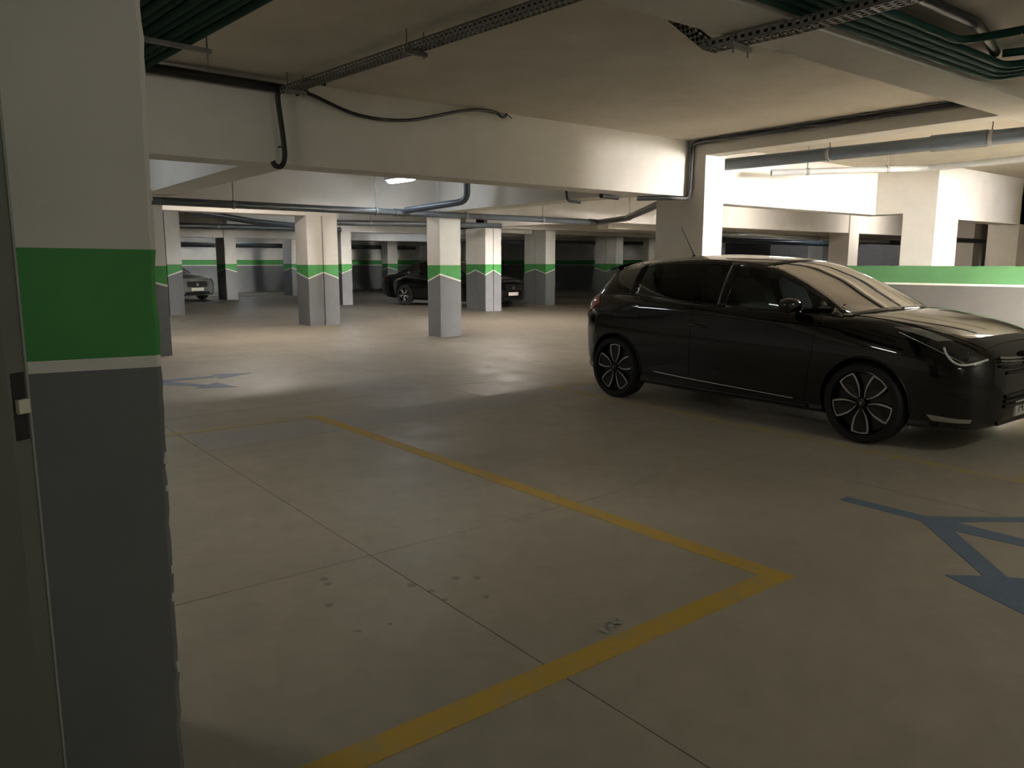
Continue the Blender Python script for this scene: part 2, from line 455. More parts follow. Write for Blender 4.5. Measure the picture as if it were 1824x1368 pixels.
# ------------------------------------------------------------------ beams
def beam(label, x0, x1, y0, y1, z0, z1=CEIL, mat='plaster'):
    return structure('beam', MB().box(x0, x1, y0, y1, z0, z1), mat, label)
beam('deep white beam spanning the picture from the dark pillar to the big white pillar', -4.0, C1X, 7.20, 7.60, 2.285)
beam('shallow beam carrying a black conduit from the big white pillar', C1X, 9.05, 3.31, C1Y, 2.82)
beam('wide shadowed beam overhead with the green conduits beside it', -4.0, 14.0, 2.86, 3.31, 2.82)
beam('cross beam behind the hanging hose, lit blue on its side', 2.62, 3.05, 7.60, 12.15, 2.285)
beam('cross beam running to the brightest column, pale blue side', 7.76, 8.20, 7.60, 12.04, 2.285)
beam('long lit beam behind the lamp above the grey pipe', -4.0, 40.0, 12.15, 12.50, 2.24)
beam('beam from the partly hidden column to the twin column', -4.0, 7.60, 15.96, 16.4, 2.37)
beam('beam over the clustered column and the black sedan', 12.889, 28.0, 17.75, 18.15, 2.34)
beam('short beam over the twin column in front of the silver car', -4.0, 5.76, 21.5, 21.9, 2.44)
beam('dark beam across the far aisle above the silver car', -4.0, 27.8, 29.2, 29.6, 2.28)
beam('beam along the sedan parking row', 12.95, 13.40, 12.5, 17.75, 2.34)
beam('far beam behind the slim column', 7.6, 22.0, 23.35, 23.7, 2.36)
beam('white beam glowing in daylight beside the big white pillar', 9.17, 14.2, 7.30, 7.62, 2.24)
beam('short white beam over the green parapet opening', 14.2, 14.6, 6.79, 7.62, 2.24)
beam('white beam from the corner column to the frame edge', 15.1, 40.0, 6.22, 6.60, 2.14)
beam('white beam deep under the daylight beam', 14.6, 40.0, 14.6, 15.0, 2.25)
beam('pale beam seen deep through the opening', 14.2, 58.0, 19.8, 20.2, 2.30)

# ------------------------------------------------------------------ parapet with green band, ramp kerb
pp = MB()
for k, (z0, z1) in enumerate(((0, 0.985), (0.985, 1.02), (1.02, 1.315))):
    pp.box(14.0, 14.2, 0.4, 9.0, z0, z1, k)
structure('wall_parapet', pp, ['parapet_grey', 'white_line', 'parapet_green'], 'low grey parapet wall with a straight green band behind the hatchback bonnet')
structure('trim_1', MB().bar((13.96, 5.15, 0.04), (13.96, 2.6, 1.0), 0.09, 0.045), 'white_line', 'sloping white ramp edge beyond the hatchback nose')

# exterior ground outside the ramp mouth
structure('ground', MB().box(X0 - 20, X1, -40, Y0, -0.35, -0.05), 'street_asphalt', 'pale ground outside the ramp mouth')

# ------------------------------------------------------------------ open door leaf
def door_leaf():
    # free edge seen almost end-on at the picture's edge
    P1 = Vector((0.130, 1.695, 0)); P2 = Vector((0.166, 1.722, 0))
    e = (P2 - P1).normalized(); n = Vector((-e.y, e.x, 0))        # leaf runs along n, away to the left
    w = 0.9; t = (P2 - P1).length; h = 2.08
    def P(a, b, z): q = P1 + e * a + n * b; return (q.x, q.y, z)
    mb = MB()
    v = [P(0, 0, .01), P(t, 0, .01), P(t, w, .01), P(0, w, .01), P(0, 0, h), P(t, 0, h), P(t, w, h), P(0, w, h)]
    mb.add(v, [(0, 3, 2, 1), (4, 5, 6, 7)], 0)
    mb.add(v, [(0, 1, 5, 4)], 1)
    mb.add(v, [(1, 2, 6, 5), (2, 3, 7, 6), (3, 0, 4, 7)], 0)
    o = mb.build('door_1', ['door_paint', 'door_edge'])
    tag(o, 'grey metal door leaf standing open beside the dark pillar', None, None, 'structure')
    def plate(name, a0, a1, d0, d1, z0, z1, mat):
        m = MB(); vv = [P(a0, d0, z0), P(a1, d0, z0), P(a1, d1, z0), P(a0, d1, z0), P(a0, d0, z1), P(a1, d0, z1), P(a1, d1, z1), P(a0, d1, z1)]
        m.add(vv, [(0, 3, 2, 1), (4, 5, 6, 7), (0, 1, 5, 4), (1, 2, 6, 5), (2, 3, 7, 6), (3, 0, 4, 7)])
        return m.build(name, mat, o)
    plate('edge_rebate', t - 0.005, t + 0.0005, -0.002, 0.01, 0.01, h, 'door_paint')
    lk = plate('lock_plate', 0.008, t - 0.008, -0.0012, 0.004, 1.035, 1.165, 'plastic_black')
    plate('latch', 0.012, t - 0.009, -0.010, 0.002, 1.087, 1.114, 'latch_metal')
door_leaf()

# ------------------------------------------------------------------ floor markings
def marking(name, polys, mat, label, z=0.002):
    mb = MB()
    for p in polys: mb.poly(p, (-0.001, z))
    return tag(mb.build(name, mat), label, None, None, 'structure')
def rect(x0, x1, y0, y1): return [(x0, y0), (x1, y0), (x1, y1), (x0, y1)]
marking('road_marking', [[(2.86, 1.77), (2.97, 1.77), (2.85, 6.50), (2.75, 6.50)], [(-0.5, 1.76), (2.86, 1.77), (2.86, 1.88), (-0.5, 1.87)]], 'yellow_paint', 'yellow parking bay line turning a corner in the middle of the floor')
marking('road_marking', [rect(0.6, 2.75, 6.42, 6.52)], 'yellow_faded', 'faded yellow line closing the near parking bay')
marking('road_marking', [[(5.38, 1.70), (5.49, 1.70), (5.62, 6.42), (5.51, 6.42)], rect(5.49, 8.3, 1.68, 1.79), rect(5.62, 8.3, 6.32, 6.42)], 'yellow_faded', 'faded yellow bay line beside the hatchback')
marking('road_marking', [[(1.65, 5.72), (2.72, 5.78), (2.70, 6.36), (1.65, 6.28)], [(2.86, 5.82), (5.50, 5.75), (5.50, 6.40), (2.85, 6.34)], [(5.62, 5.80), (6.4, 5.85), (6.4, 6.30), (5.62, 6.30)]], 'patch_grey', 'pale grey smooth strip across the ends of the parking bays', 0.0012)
marking('road_marking', [
    [(4.18, 2.24), (4.27, 2.24), (4.27, 1.79), (4.52, 1.57), (4.95, 1.24), (4.88, 1.16), (4.45, 1.54), (4.29, 1.65), (4.30, 0.95), (4.20, 0.95), (4.15, 1.60), (3.70, 1.19), (3.63, 1.26), (4.17, 1.77)],
    [(3.51, 1.37), (3.63, 1.26), (3.70, 1.19), (3.79, 1.07), (3.32, 0.95)], [(4.06, 0.97), (4.25, 0.52), (4.44, 0.97)], [(4.78, 1.06), (5.25, 0.88), (5.04, 1.34)]],
    'blue_paint', 'blue three-way arrow painted on the floor in front of the hatchback', 0.0025)
marking('road_marking', [
    [(1.95, 9.66), (2.86, 9.60), (2.83, 9.46), (2.26, 9.48), (2.58, 8.94), (2.52, 8.82), (2.14, 9.30), (1.95, 9.52)],
    [(2.88, 9.76), (3.32, 9.56), (2.84, 9.32)], [(2.40, 8.76), (2.72, 9.04), (2.80, 8.56)]],
    'blue_paint', 'blue branching floor arrow beside the dark pillar', 0.0025)
ps = MB()
rnd = random.Random(11)
for k in range(9):
    cx, cy = 1.98 + rnd.uniform(-.05, .06), 1.75 + rnd.uniform(-.03, .03)
    a = rnd.uniform(0, 6.28); s = rnd.uniform(.012, .026)
    pts = [(cx + s * math.cos(a + b) * rnd.uniform(.6, 1), cy + 0.17 + s * math.sin(a + b) * rnd.uniform(.6, 1)) for b in (0, 1.4, 2.8, 4.4)]
    v = [(x, y, rnd.uniform(0.001, 0.018)) for x, y in pts]
    ps.add(v, [(0, 1, 2), (0, 2, 3)])
tag(ps.build('paper_scrap', 'paper_scrap'), 'small torn scrap of pale paper lying beside the yellow line', 'litter')

# ------------------------------------------------------------------ ceiling luminaires and added fill lamps
def lamp(label, x, y, z, rz, glow='lamp_glow', L_=0.62):
    r = empty('ceiling_lamp', (x, y, z), rz)
    tag(r, label, 'lamp', 'batten ceiling lamps')
    w = 0.062
    hb = MB(); n = 14
    sec = [(-w * 0.9, 0.0), (-w * 0.7, 0.045), (w * 0.7, 0.045), (w * 0.9, 0.0)]
    v = []; f = []
    for xx in (-L_, L_):
        for (yy, zz) in sec: v.append((xx, yy, zz))
    hb.add(v, [(0, 1, 2, 3), (7, 6, 5, 4), (0, 4, 5, 1), (1, 5, 6, 2), (2, 6, 7, 3), (3, 7, 4, 0)])
    hb.build('housing', 'lamp_housing', r)
    db = MB(); v = []; f = []; m = 10; st = 13
    for i in range(st):
        u = -1 + 2 * i / (st - 1); k = math.sqrt(max(0.02, 1 - abs(u) ** 6))
        for j in range(m):
            a = math.pi * j / (m - 1)
            v.append((u * L_ * 0.99, w * 0.88 * k * math.cos(a), -0.062 * k * math.sin(a)))
    for i in range(st - 1):
        for j in range(m - 1):
            f.append((i * m + j, (i + 1) * m + j, (i + 1) * m + j + 1, i * m + j + 1))
    f.append(tuple(range(m))); f.append(tuple((st - 1) * m + j for j in range(m - 1, -1, -1)))
    db.add(v, f); db.build('diffuser', glow, r, True, 60)
    if CEIL - z > 0.07:
        for s in (-0.6 * L_, 0.6 * L_):
            MB().tube([(s, 0, 0.04), (s, 0, CEIL - z - 0.002)], 0.005, 6).build('hanger_rod', 'galvanised', r)
    return r
lamp('glowing white batten lamp hanging under the deep white beam', 6.42, 11.10, 2.705, math.radians(95), 'lamp_glow_mid', 0.42)
lamp('added unseen fill lamp behind the doorway', 0.8, -1.5, 2.72, 0, 'fill_glow_door')  # unseen, added to brighten the pillar, door leaf and near floor
lamp('added unseen fill lamp in front of the hatchback', 5.4, -1.0, 2.72, 0, 'fill_glow_lobby')  # unseen, added to brighten the floor around the hatchback
lamp('ceiling lamp at the near end of the bay beside the dark pillar', -1.0, 5.0, 2.90, math.radians(90), 'lamp_glow_bay')
lamp('ceiling lamp past the deep beam beside the dark pillar', 0.4, 9.9, 2.96, math.radians(90))
lamp('added hidden fill lamp between the lit beam and the twin column', 5.0, 13.9, 2.96, 0, 'fill_glow_warm')  # hidden, added to brighten the middle floor and twin column
lamp('added hidden fill lamp behind the lit beam in line with the sedan', 11.0, 14.4, 2.96, 0, 'fill_glow_warm')  # hidden companion added for the same warm fill
lamp('ceiling lamp over the aisle before the silver car', 3.4, 19.2, 2.98, 0)
lamp('ceiling lamp over the aisle behind the twin column', 9.8, 20.6, 2.98, 0)
lamp('ceiling lamp at the back beside the silver car', 11.0, 33.5, 2.98, 0)
lamp('ceiling lamp beyond the black sedan', 17.0, 27.0, 2.98, 0)
lamp('ceiling lamp behind the long lit beam', 18.0, 14.8, 2.98, 0)
lamp('added hidden fill lamp over the aisle beyond the daylight beam', 16.6, 10.6, 2.96, 0, 'fill_glow_warm')  # hidden, added to brighten the space past the light well
lamp('added hidden fill lamp further along the aisle beyond the daylight beam', 23.0, 10.8, 2.96, 0, 'fill_glow_warm')  # second hidden fill added past the light well
lamp('ceiling lamp deep behind the big white pillar', 30.0, 17.2, 2.98, 0)

# ------------------------------------------------------------------ pipes
def pipe(name, path, r, mat, label, cat='pipe', round_=0.12, seg=14, hangers=(), sleeves=(), group=None):
    o = MB().tube(arc_path(path, round_), r, seg).build(name, mat, None, True, 50)
    tag(o, label, cat, group)
    for (x, y, z) in hangers:
        h = MB().tube([(x, y, z + r), (x, y, CEIL - 0.002)], 0.006, 6); h.build('hanger_rod', 'galvanised', o)
        d = Vector(path[1]) - Vector(path[0]); d.normalize()
        c = Vector((x, y, z)); MB().tube([c - d * 0.018, c + d * 0.018], r + 0.008, seg).build('clamp', 'galvanised', o, True, 40)
    for (p, q) in sleeves:
        MB().tube([p, q], r * 1.16, seg).build('sleeve', mat, o, True, 40)
    return o
pipe('drain_pipe', [(0.5, 11.38, 2.205), (11.43, 11.75, 2.20), (11.1, 10.6, 2.22), (8.9, 7.75, 2.26)], 0.055, 'pipe_grey',
     'long grey drain pipe hung level across the aisle to the big white pillar', hangers=[(3.85, 11.49, 2.204), (6.2, 11.57, 2.203), (8.05, 11.635, 2.202), (9.9, 11.70, 2.201), (10.9, 10.34, 2.223)],
     sleeves=[((6.55, 11.585, 2.203), (6.75, 11.59, 2.203)), ((11.2, 11.742, 2.2), (11.36, 11.748, 2.2))])
pipe('drain_pipe', [(7.22, 10.42, CEIL - 0.02), (7.32, 10.55, 2.36), (6.72, 11.50, 2.235)], 0.055, 'pipe_grey',
     'blue-grey branch pipe with a bend dropping from the ceiling near the lamp', round_=0.16)
pipe('drain_pipe', [(8.1, 17.6, 2.33), (11.5, 17.2, 2.36), (12.9, 17.0, 2.36)], 0.07, 'pipe_grey',
     'dark pipe emerging behind the twin column', hangers=[(9.2, 17.47, 2.34)])
pipe('drain_pipe', [(0.0, 22.9, 2.40), (11.0, 22.9, 2.40)], 0.08, 'pipe_grey', 'dark pipe under the bright ceiling above the silver car', hangers=[(7.2, 22.9, 2.40)])
pipe('drain_pipe', [(5.0, 18.0, 2.50), (7.6, 21.0, 2.46), (10.1, 22.5, 2.43)], 0.08, 'pipe_grey', 'slanting dark pipe above the twin column beside the silver car')
pipe('drain_pipe', [(4.0, 33.0, 2.1), (20.0, 33.4, 2.1)], 0.10, 'pipe_grey', 'dark pipe along the far aisle', hangers=[(10.2, 33.15, 2.1)])
pipe('drain_pipe', [(16.0, 25.5, 2.2), (26.0, 22.6, 2.2)], 0.07, 'pipe_grey', 'dark pipe hung past the twin column beyond the sedan', hangers=[(20.5, 24.2, 2.2)])
pipe('drain_pipe', [(9.70, 7.29, 2.80), (10.15, 3.0, 2.80)], 0.085, 'pipe_grey',
     'thick dark pipe with clamps in the daylight beside the big white pillar', hangers=[(9.86, 5.75, 2.80), (10.06, 3.86, 2.80)], sleeves=[((9.99, 4.5, 2.8), (10.06, 3.9, 2.8))])
pipe('drain_pipe', [(10.05, 6.75, 2.66), (10.6, 6.3, 2.68), (11.6, 5.3, 2.70), (11.7, 3.5, 2.72)], 0.045, 'pipe_light',
     'thin pale pipe in the bright light well', hangers=[(10.45, 6.42, 2.675), (11.25, 5.65, 2.70)])
pipe('drain_pipe', [(15.2, 13.0, 2.15), (27.5, 13.6, 2.12)], 0.06, 'pipe_light', 'pale pipe under the far ceiling behind the hatchback roof', hangers=[(18.0, 13.14, 2.14), (22.5, 13.36, 2.13)])
pipe('drain_pipe', [(21.0, 17.5, 2.2), (34.0, 18.2, 2.15)], 0.10, 'pipe_grey', 'grey pipe deep behind the hatchback roof')
pipe('drain_pipe', [(22.0, 9.6, 2.0), (40.0, 10.2, 2.0)], 0.07, 'pipe_grey', 'grey pipe deep through the opening at the frame edge')

# black conduits and cables
pipe('conduit', [(0.3, 7.13, 2.99), (1.70, 7.13, 2.965), (2.90, 7.12, 2.945)], 0.042, 'hose_black', 'thick black conduit fixed along the deep white beam', 'conduit', 0.05, 10)
pipe('conduit', [(8.73, 3.35, 2.985), (8.72, 7.12, 2.995), (8.70, 7.13, 2.25), (8.42, 7.17, 2.25), (8.1, 7.55, 2.25)], 0.032, 'hose_black', 'black conduit bending down the big white pillar', 'conduit', 0.10, 10)
pipe('conduit', [(5.6, 7.66, 2.86), (7.62, 8.5, 2.90), (7.68, 8.55, 2.40), (7.72, 8.56, 2.26), (8.0, 8.6, 2.255)], 0.022, 'hose_black', 'thin black conduit looping down behind the branch pipe', 'conduit', 0.08, 8)
pipe('conduit', [(12.84, 17.62, CEIL - .005), (12.84, 17.60, 2.43), (12.84, 17.70, 2.38), (12.84, 19.0, 2.35)], 0.03, 'hose_black', 'black conduit on the beam above the clustered column', 'conduit', 0.06, 8)
pipe('conduit', [(1.0, 7.72, 2.46), (1.95, 7.74, 2.46), (2.45, 7.75, 2.58)], 0.028, 'hose_black', 'short dark conduit under the deep beam at the dark pillar', 'conduit', 0.1, 8)
pipe('conduit', [(7.55, 7.70, 2.27), (7.95, 7.78, 2.27)], 0.035, 'hose_black', 'stub of black conduit under the cross beam end', 'conduit', 0.02, 8)
o = MB().tube(spline([(3.00, 7.06, 2.90), (3.14, 7.10, 2.93), (3.65, 7.12, 2.80), (4.22, 7.13, 2.815), (4.92, 7.12, 2.99), (5.30, 7.12, 3.02), (5.42, 7.12, 2.98), (5.48, 7.10, 3.01)]), 0.017, 8).build('cable', 'hose_black', None, True, 60)
tag(o, 'slack black cable sagging across the deep white beam', 'cable')
e1 = MB().tube(spline([(5.36, 7.11, 3.01), (5.46, 7.08, 3.00), (5.53, 7.08, 2.97)], 5), 0.006, 6); e1.build('wire_end', 'hose_black', o)
o = MB().tube(spline([(2.84, 7.10, 2.90), (2.84, 7.11, 2.83), (2.87, 7.11, 2.54), (2.88, 7.11, 2.34), (2.84, 7.10, 2.255), (2.78, 7.09, 2.25), (2.755, 7.09, 2.29)]), 0.024, 10).build('hose', 'hose_black', None, True, 60)
tag(o, 'black hose hanging down the deep beam with a hooked end', 'hose')
MB().tube([(2.86, 7.06, 2.425), (2.84, 7.15, 2.43)], 0.009, 6).build('clip', 'plastic_black', o)
o = MB().tube(spline([(3.26, 7.0, 3.02), (3.10, 7.0, 3.03), (3.05, 7.02, 2.99), (3.09, 7.04, 2.92)]), 0.022, 8).build('cable', 'hose_black', None, True, 60)
tag(o, 'short bent black cable rising from the end of the tray', 'cable')

# ------------------------------------------------------------------ cable trays
def slotted_tray(mb, A, B, w, h, pitch=0.05, up=Vector((0, 0, 1))):
    """perforated channel from A to B: slotted bottom and slotted side walls"""
    A = Vector(A); B = Vector(B); d = (B - A); L_ = d.length; d.normalize()
    r = d.cross(up).normalized(); u = r.cross(d)
    n = max(2, int(L_ / pitch)); t = 0.003
    def slab(c0, c1, width_v, thick_v):
        v = []
        for c in (c0, c1):
            for a, b in ((-1, -1), (1, -1), (1, 1), (-1, 1)):
                v.append(c + width_v * a / 2 + thick_v * b / 2)
        mb.add(v, [(0, 1, 2, 3), (7, 6, 5, 4), (0, 4, 5, 1), (1, 5, 6, 2), (2, 6, 7, 3), (3, 7, 4, 0)])
    # bottom: rails with cross pieces leaving slots
    rails = (-0.5, -0.18, 0.18, 0.5)
    for q in rails: slab(A + r * (q * w * 0.92), B + r * (q * w * 0.92), r * (w * 0.10), u * t)
    for k in range(n + 1):
        c = A + d * (L_ * k / n)
        slab(c - d * pitch * 0.2, c + d * pitch * 0.2, r * w, u * t)
    for s in (-1, 1):
        o = r * (s * w / 2)
        for q in (0.14, 0.86): slab(A + o + u * (h * q), B + o + u * (h * q), r * t, u * (h * 0.28))
        for k in range(n + 1):
            c = A + d * (L_ * k / n) + o + u * (h / 2)
            slab(c - d * pitch * 0.25, c + d * pitch * 0.25, r * t, u * h)
def strut_hanger(parent, c, half, axis, top, drop=0.0):
    axis = Vector(axis).normalized(); c = Vector(c)
    m = MB().bar(c - axis * half, c + axis * half, 0.03, 0.03); m.build('strut', 'galvanised', parent)
    for s in (-1, 1):
        p = c + axis * (half * 0.75 * s)
        MB().tube([(p.x, p.y, p.z - 0.03 - drop), (p.x, p.y, top - 0.002)], 0.005, 6).build('threaded_rod', 'galvanised', parent)
t1 = empty('cable_tray', (3.0, 7.0, 2.9)); tag(t1, 'long perforated metal cable tray slanting across the ceiling to the deep beam', 'cable tray')
mb = MB(); slotted_tray(mb, Vector((2.90, 7.06, 2.90)) - Vector((3.0, 7.0, 2.9)), Vector((3.27, 3.36, 2.90)) - Vector((3.0, 7.0, 2.9)), 0.11, 0.05)
mb.build('tray_body', 'galvanised', t1)
cb = MB().tube([(-.08, 0.05, .03), (0.25, -3.6, .03)], 0.02, 8).tube([(-.05, 0.05, .025), (0.28, -3.6, .025)], 0.015, 8); cb.build('cable_run', 'hose_black', t1, True, 50)
for (x, y) in ((2.915, 6.88), (3.09, 5.10)):
    strut_hanger(t1, (x - 3.0, y - 7.0, -0.018), 0.10, (1, 0.05, 0), CEIL - 2.9)
t2 = empty('cable_tray', (4.36, 3.1, 2.75)); tag(t2, 'short bent perforated tray stepping under the wide shadowed beam', 'cable tray')
mb = MB(); b0 = Vector((4.36, 3.1, 2.75))
for a, b in (((4.33, 3.72, 2.99), (4.33, 3.43, 2.755)), ((4.33, 3.43, 2.755), (4.38, 2.80, 2.75)), ((4.38, 2.80, 2.75), (4.42, 2.25, 2.77)), ((4.42, 2.25, 2.77), (4.45, 1.2, 2.77))):
    slotted_tray(mb, Vector(a) - b0, Vector(b) - b0, 0.13, 0.055)
mb.build('tray_body', 'galvanised', t2)
strut_hanger(t2, Vector((4.36, 3.20, 2.735)) - b0, 0.12, (1, 0.1, 0), CEIL - 2.75, 0.02)
MB().tube([Vector(p) - b0 for p in ((4.33, 3.7, 2.99), (4.33, 3.43, 2.785), (4.38, 2.80, 2.78), (4.42, 2.25, 2.80), (4.45, 1.2, 2.80))], 0.025, 8).build('cable_run', 'hose_black', t2, True, 50)

# ------------------------------------------------------------------ green conduits
n_l = 9
ORD = ['first', 'second', 'third', 'fourth', 'fifth', 'sixth', 'seventh', 'eighth', 'ninth']
for k in range(n_l):
    f = k / (n_l - 1)
    xa, xb = 1.68 - 0.60 * f, 1.90 - 0.60 * f
    pipe('green_conduit', [(xa, 7.06, 2.945 + 0.012 * (k % 2)), (xb, 4.4, 2.945 + 0.012 * (k % 2)), (xb + 0.05, 3.34, 2.945 + 0.012 * (k % 2))], 0.032, 'conduit_green',
         'dark green conduit above the dark pillar, %s from the outer edge of its flat bundle' % ORD[k], 'conduit', 0.05, 10, group='green conduits above the dark pillar')
hs = empty('hanger_strut', (1.45, 5.95, 2.885)); tag(hs, 'metal strut carrying the green conduits, with a threaded rod at its end', 'bracket')
MB().bar((-0.55, -0.06, 0), (0.46, 0.05, 0), 0.035, 0.03).build('strut', 'galvanised', hs)
MB().tube([(0.43, 0.045, -0.10), (0.43, 0.045, CEIL - 2.885 - 0.002)], 0.007, 6).build('threaded_rod', 'galvanised', hs)
for k, (y, z) in enumerate(((2.80, 2.86), (2.74, 2.87), (2.68, 2.88), (2.62, 2.89), (2.56, 2.90))):
    end = (7.14, 7.07, 7.0, 6.93, 5.98)[k]
    pipe('green_conduit', [(0.5, y, z), (end, y - 0.01, z), (end + 0.12, 1.2, z)], 0.028, 'conduit_green',
         'green conduit along the wide shadowed beam, %s counted from the beam side' % ORD[k], 'conduit', 0.12, 10, group='green conduits along the shadowed beam')
pipe('conduit', [(3.6, 2.42, 2.985), (5.95, 2.44, 2.985), (6.45, 2.55, 2.975), (6.80, 2.64, 2.97)], 0.035, 'hose_black', 'dark pipe bending down in the top corner near the green conduits', 'conduit', 0.12, 10)
pipe('conduit', [(6.88, 2.62, 2.975), (7.25, 1.6, 2.975)], 0.03, 'conduit_green', 'dark green tube crossing the top corner', 'conduit', 0.05, 10)

# ------------------------------------------------------------------ cars
def hermite(xs, ys):
    """monotone cubic interpolation"""
    xs = np.array(xs, float); ys = np.array(ys, float)
    o = np.argsort(xs); xs = xs[o]; ys = ys[o]
    h = np.diff(xs); d = np.diff(ys) / h
    m = np.zeros(len(xs)); m[0] = d[0]; m[-1] = d[-1]
    for k in range(1, len(xs) - 1):
        if d[k - 1] * d[k] <= 0: m[k] = 0
        else:
            w1 = 2 * h[k] + h[k - 1]; w2 = h[k] + 2 * h[k - 1]
            m[k] = (w1 + w2) / (w1 / d[k - 1] + w2 / d[k])
    def f(x):
        x = min(max(x, xs[0]), xs[-1]); k = min(max(np.searchsorted(xs, x) - 1, 0), len(xs) - 2)
        t = (x - xs[k]) / h[k]
        return float((2 * t**3 - 3 * t**2 + 1) * ys[k] + (t**3 - 2 * t**2 + t) * h[k] * m[k] + (-2 * t**3 + 3 * t**2) * ys[k + 1] + (t**3 - t**2) * h[k] * m[k + 1])
    return f

class CarShape:
    def __init__(s, T):
        s.T = T; X = T['x']
        s.W, s.zb, s.zs, s.Ws, s.zt = [hermite(X, T[k]) for k in ('W', 'zbot', 'zsh', 'Wsh', 'ztop')]
        s.xmax, s.xmin = max(X), min(X)
    def ctrl(s, x):
        W, zb, zs, Ws, zt = s.W(x), s.zb(x), s.zs(x), s.Ws(x), s.zt(x); h = zs - zb
        return [(0, zb), (W * .86, zb), (W * .955, zb + .12 * h), (W * .985, zb + .30 * h), (W, zb + .52 * h),
                (Ws + (W - Ws) * .86, zb + .80 * h), (Ws, zs), (Ws * .62, zs + (zt - zs) * .78), (0, zt)]
    def pt(s, x, t):
        """t in 0..8 along the half section"""
        c = s.ctrl(x); k = min(int(t), 7); u = t - k
        def g(i):
            if i < 0: return (-c[1][0], c[1][1])
            if i > 8: return (-c[7][0], c[7][1])
            return c[i]
        p0, p1, p2, p3 = g(k - 1), g(k), g(k + 1), g(k + 2)
        out = []
        for a in (0, 1):
            out.append(0.5 * (2 * p1[a] + (p2[a] - p0[a]) * u + (2 * p0[a] - 5 * p1[a] + 4 * p2[a] - p3[a]) * u * u + (3 * p1[a] - p0[a] - 3 * p2[a] + p3[a]) * u**3))
        return Vector((x, max(out[0], 0.0), out[1]))
    def nrm(s, x, t):
        a = s.pt(min(x + .01, s.xmax), t) - s.pt(max(x - .01, s.xmin), t); b = s.pt(x, min(t + .05, 8)) - s.pt(x, max(t - .05, 0))
        n = b.cross(a); n = n if n.length > 1e-9 else Vector((0, 1, 0))
        n.normalize()
        c = Vector((x, 0, 0.5)); p = s.pt(x, t)
        if n.dot(p - c) < 0: n = -n
        return n
    def halfwidth(s, x, z):
        best = 0; 
        for k in range(65):
            p = s.pt(x, 8 * k / 64)
            if abs(p.z - z) < 0.03: best = max(best, p.y)
        return best
    def front_x(s, y, z, rear=False):
        """x where the surface is met at half width y and height z, from the nose or the tail"""
        xs = np.linspace(s.xmax, s.xmax - .8, 81) if not rear else np.linspace(s.xmin, s.xmin + .6, 61)
        for x in xs:
            if s.zb(x) <= z <= max(s.zt(x), s.zs(x)) and s.halfwidth(x, z) >= abs(y): return float(x)
        return float(xs[-1])

def patch(shape, cells, off, side, name, mat, parent, thick=0.004):
    """surface patch: cells = rows of (x,t) grid; offset out along normal; side=+1 left, -1 right"""
    R = len(cells); C_ = len(cells[0]); v = []; f = []
    for row in cells:
        for (x, t) in row:
            p = shape.pt(x, t) + shape.nrm(x, t) * off
            v.append((p.x, p.y * side, p.z))
    for row in cells:
        for (x, t) in row:
            p = shape.pt(x, t) + shape.nrm(x, t) * (off - thick)
            v.append((p.x, p.y * side, p.z))
    n = R * C_
    for i in range(R - 1):
        for j in range(C_ - 1):
            a, b, c, d = i * C_ + j, i * C_ + j + 1, (i + 1) * C_ + j + 1, (i + 1) * C_ + j
            f.append((a, b, c, d) if side > 0 else (d, c, b, a)); 
    ring = [j for j in range(C_)] + [i * C_ + C_ - 1 for i in range(1, R)] + [(R - 1) * C_ + j for j in range(C_ - 2, -1, -1)] + [i * C_ for i in range(R - 2, 0, -1)]
    for k in range(len(ring)):
        a, b = ring[k], ring[(k + 1) % len(ring)]
        f.append((a, a + n, b + n, b) if side > 0 else (b, b + n, a + n, a))
    me = mesh_data(name, v, f, mat, None, True, 40)
    bm = bmesh.new(); bm.from_mesh(me); bmesh.ops.recalc_face_normals(bm, faces=bm.faces); bm.to_mesh(me); bm.free()
    return link(name, me, parent)

def lerp(a, b, t): return a + (b - a) * t

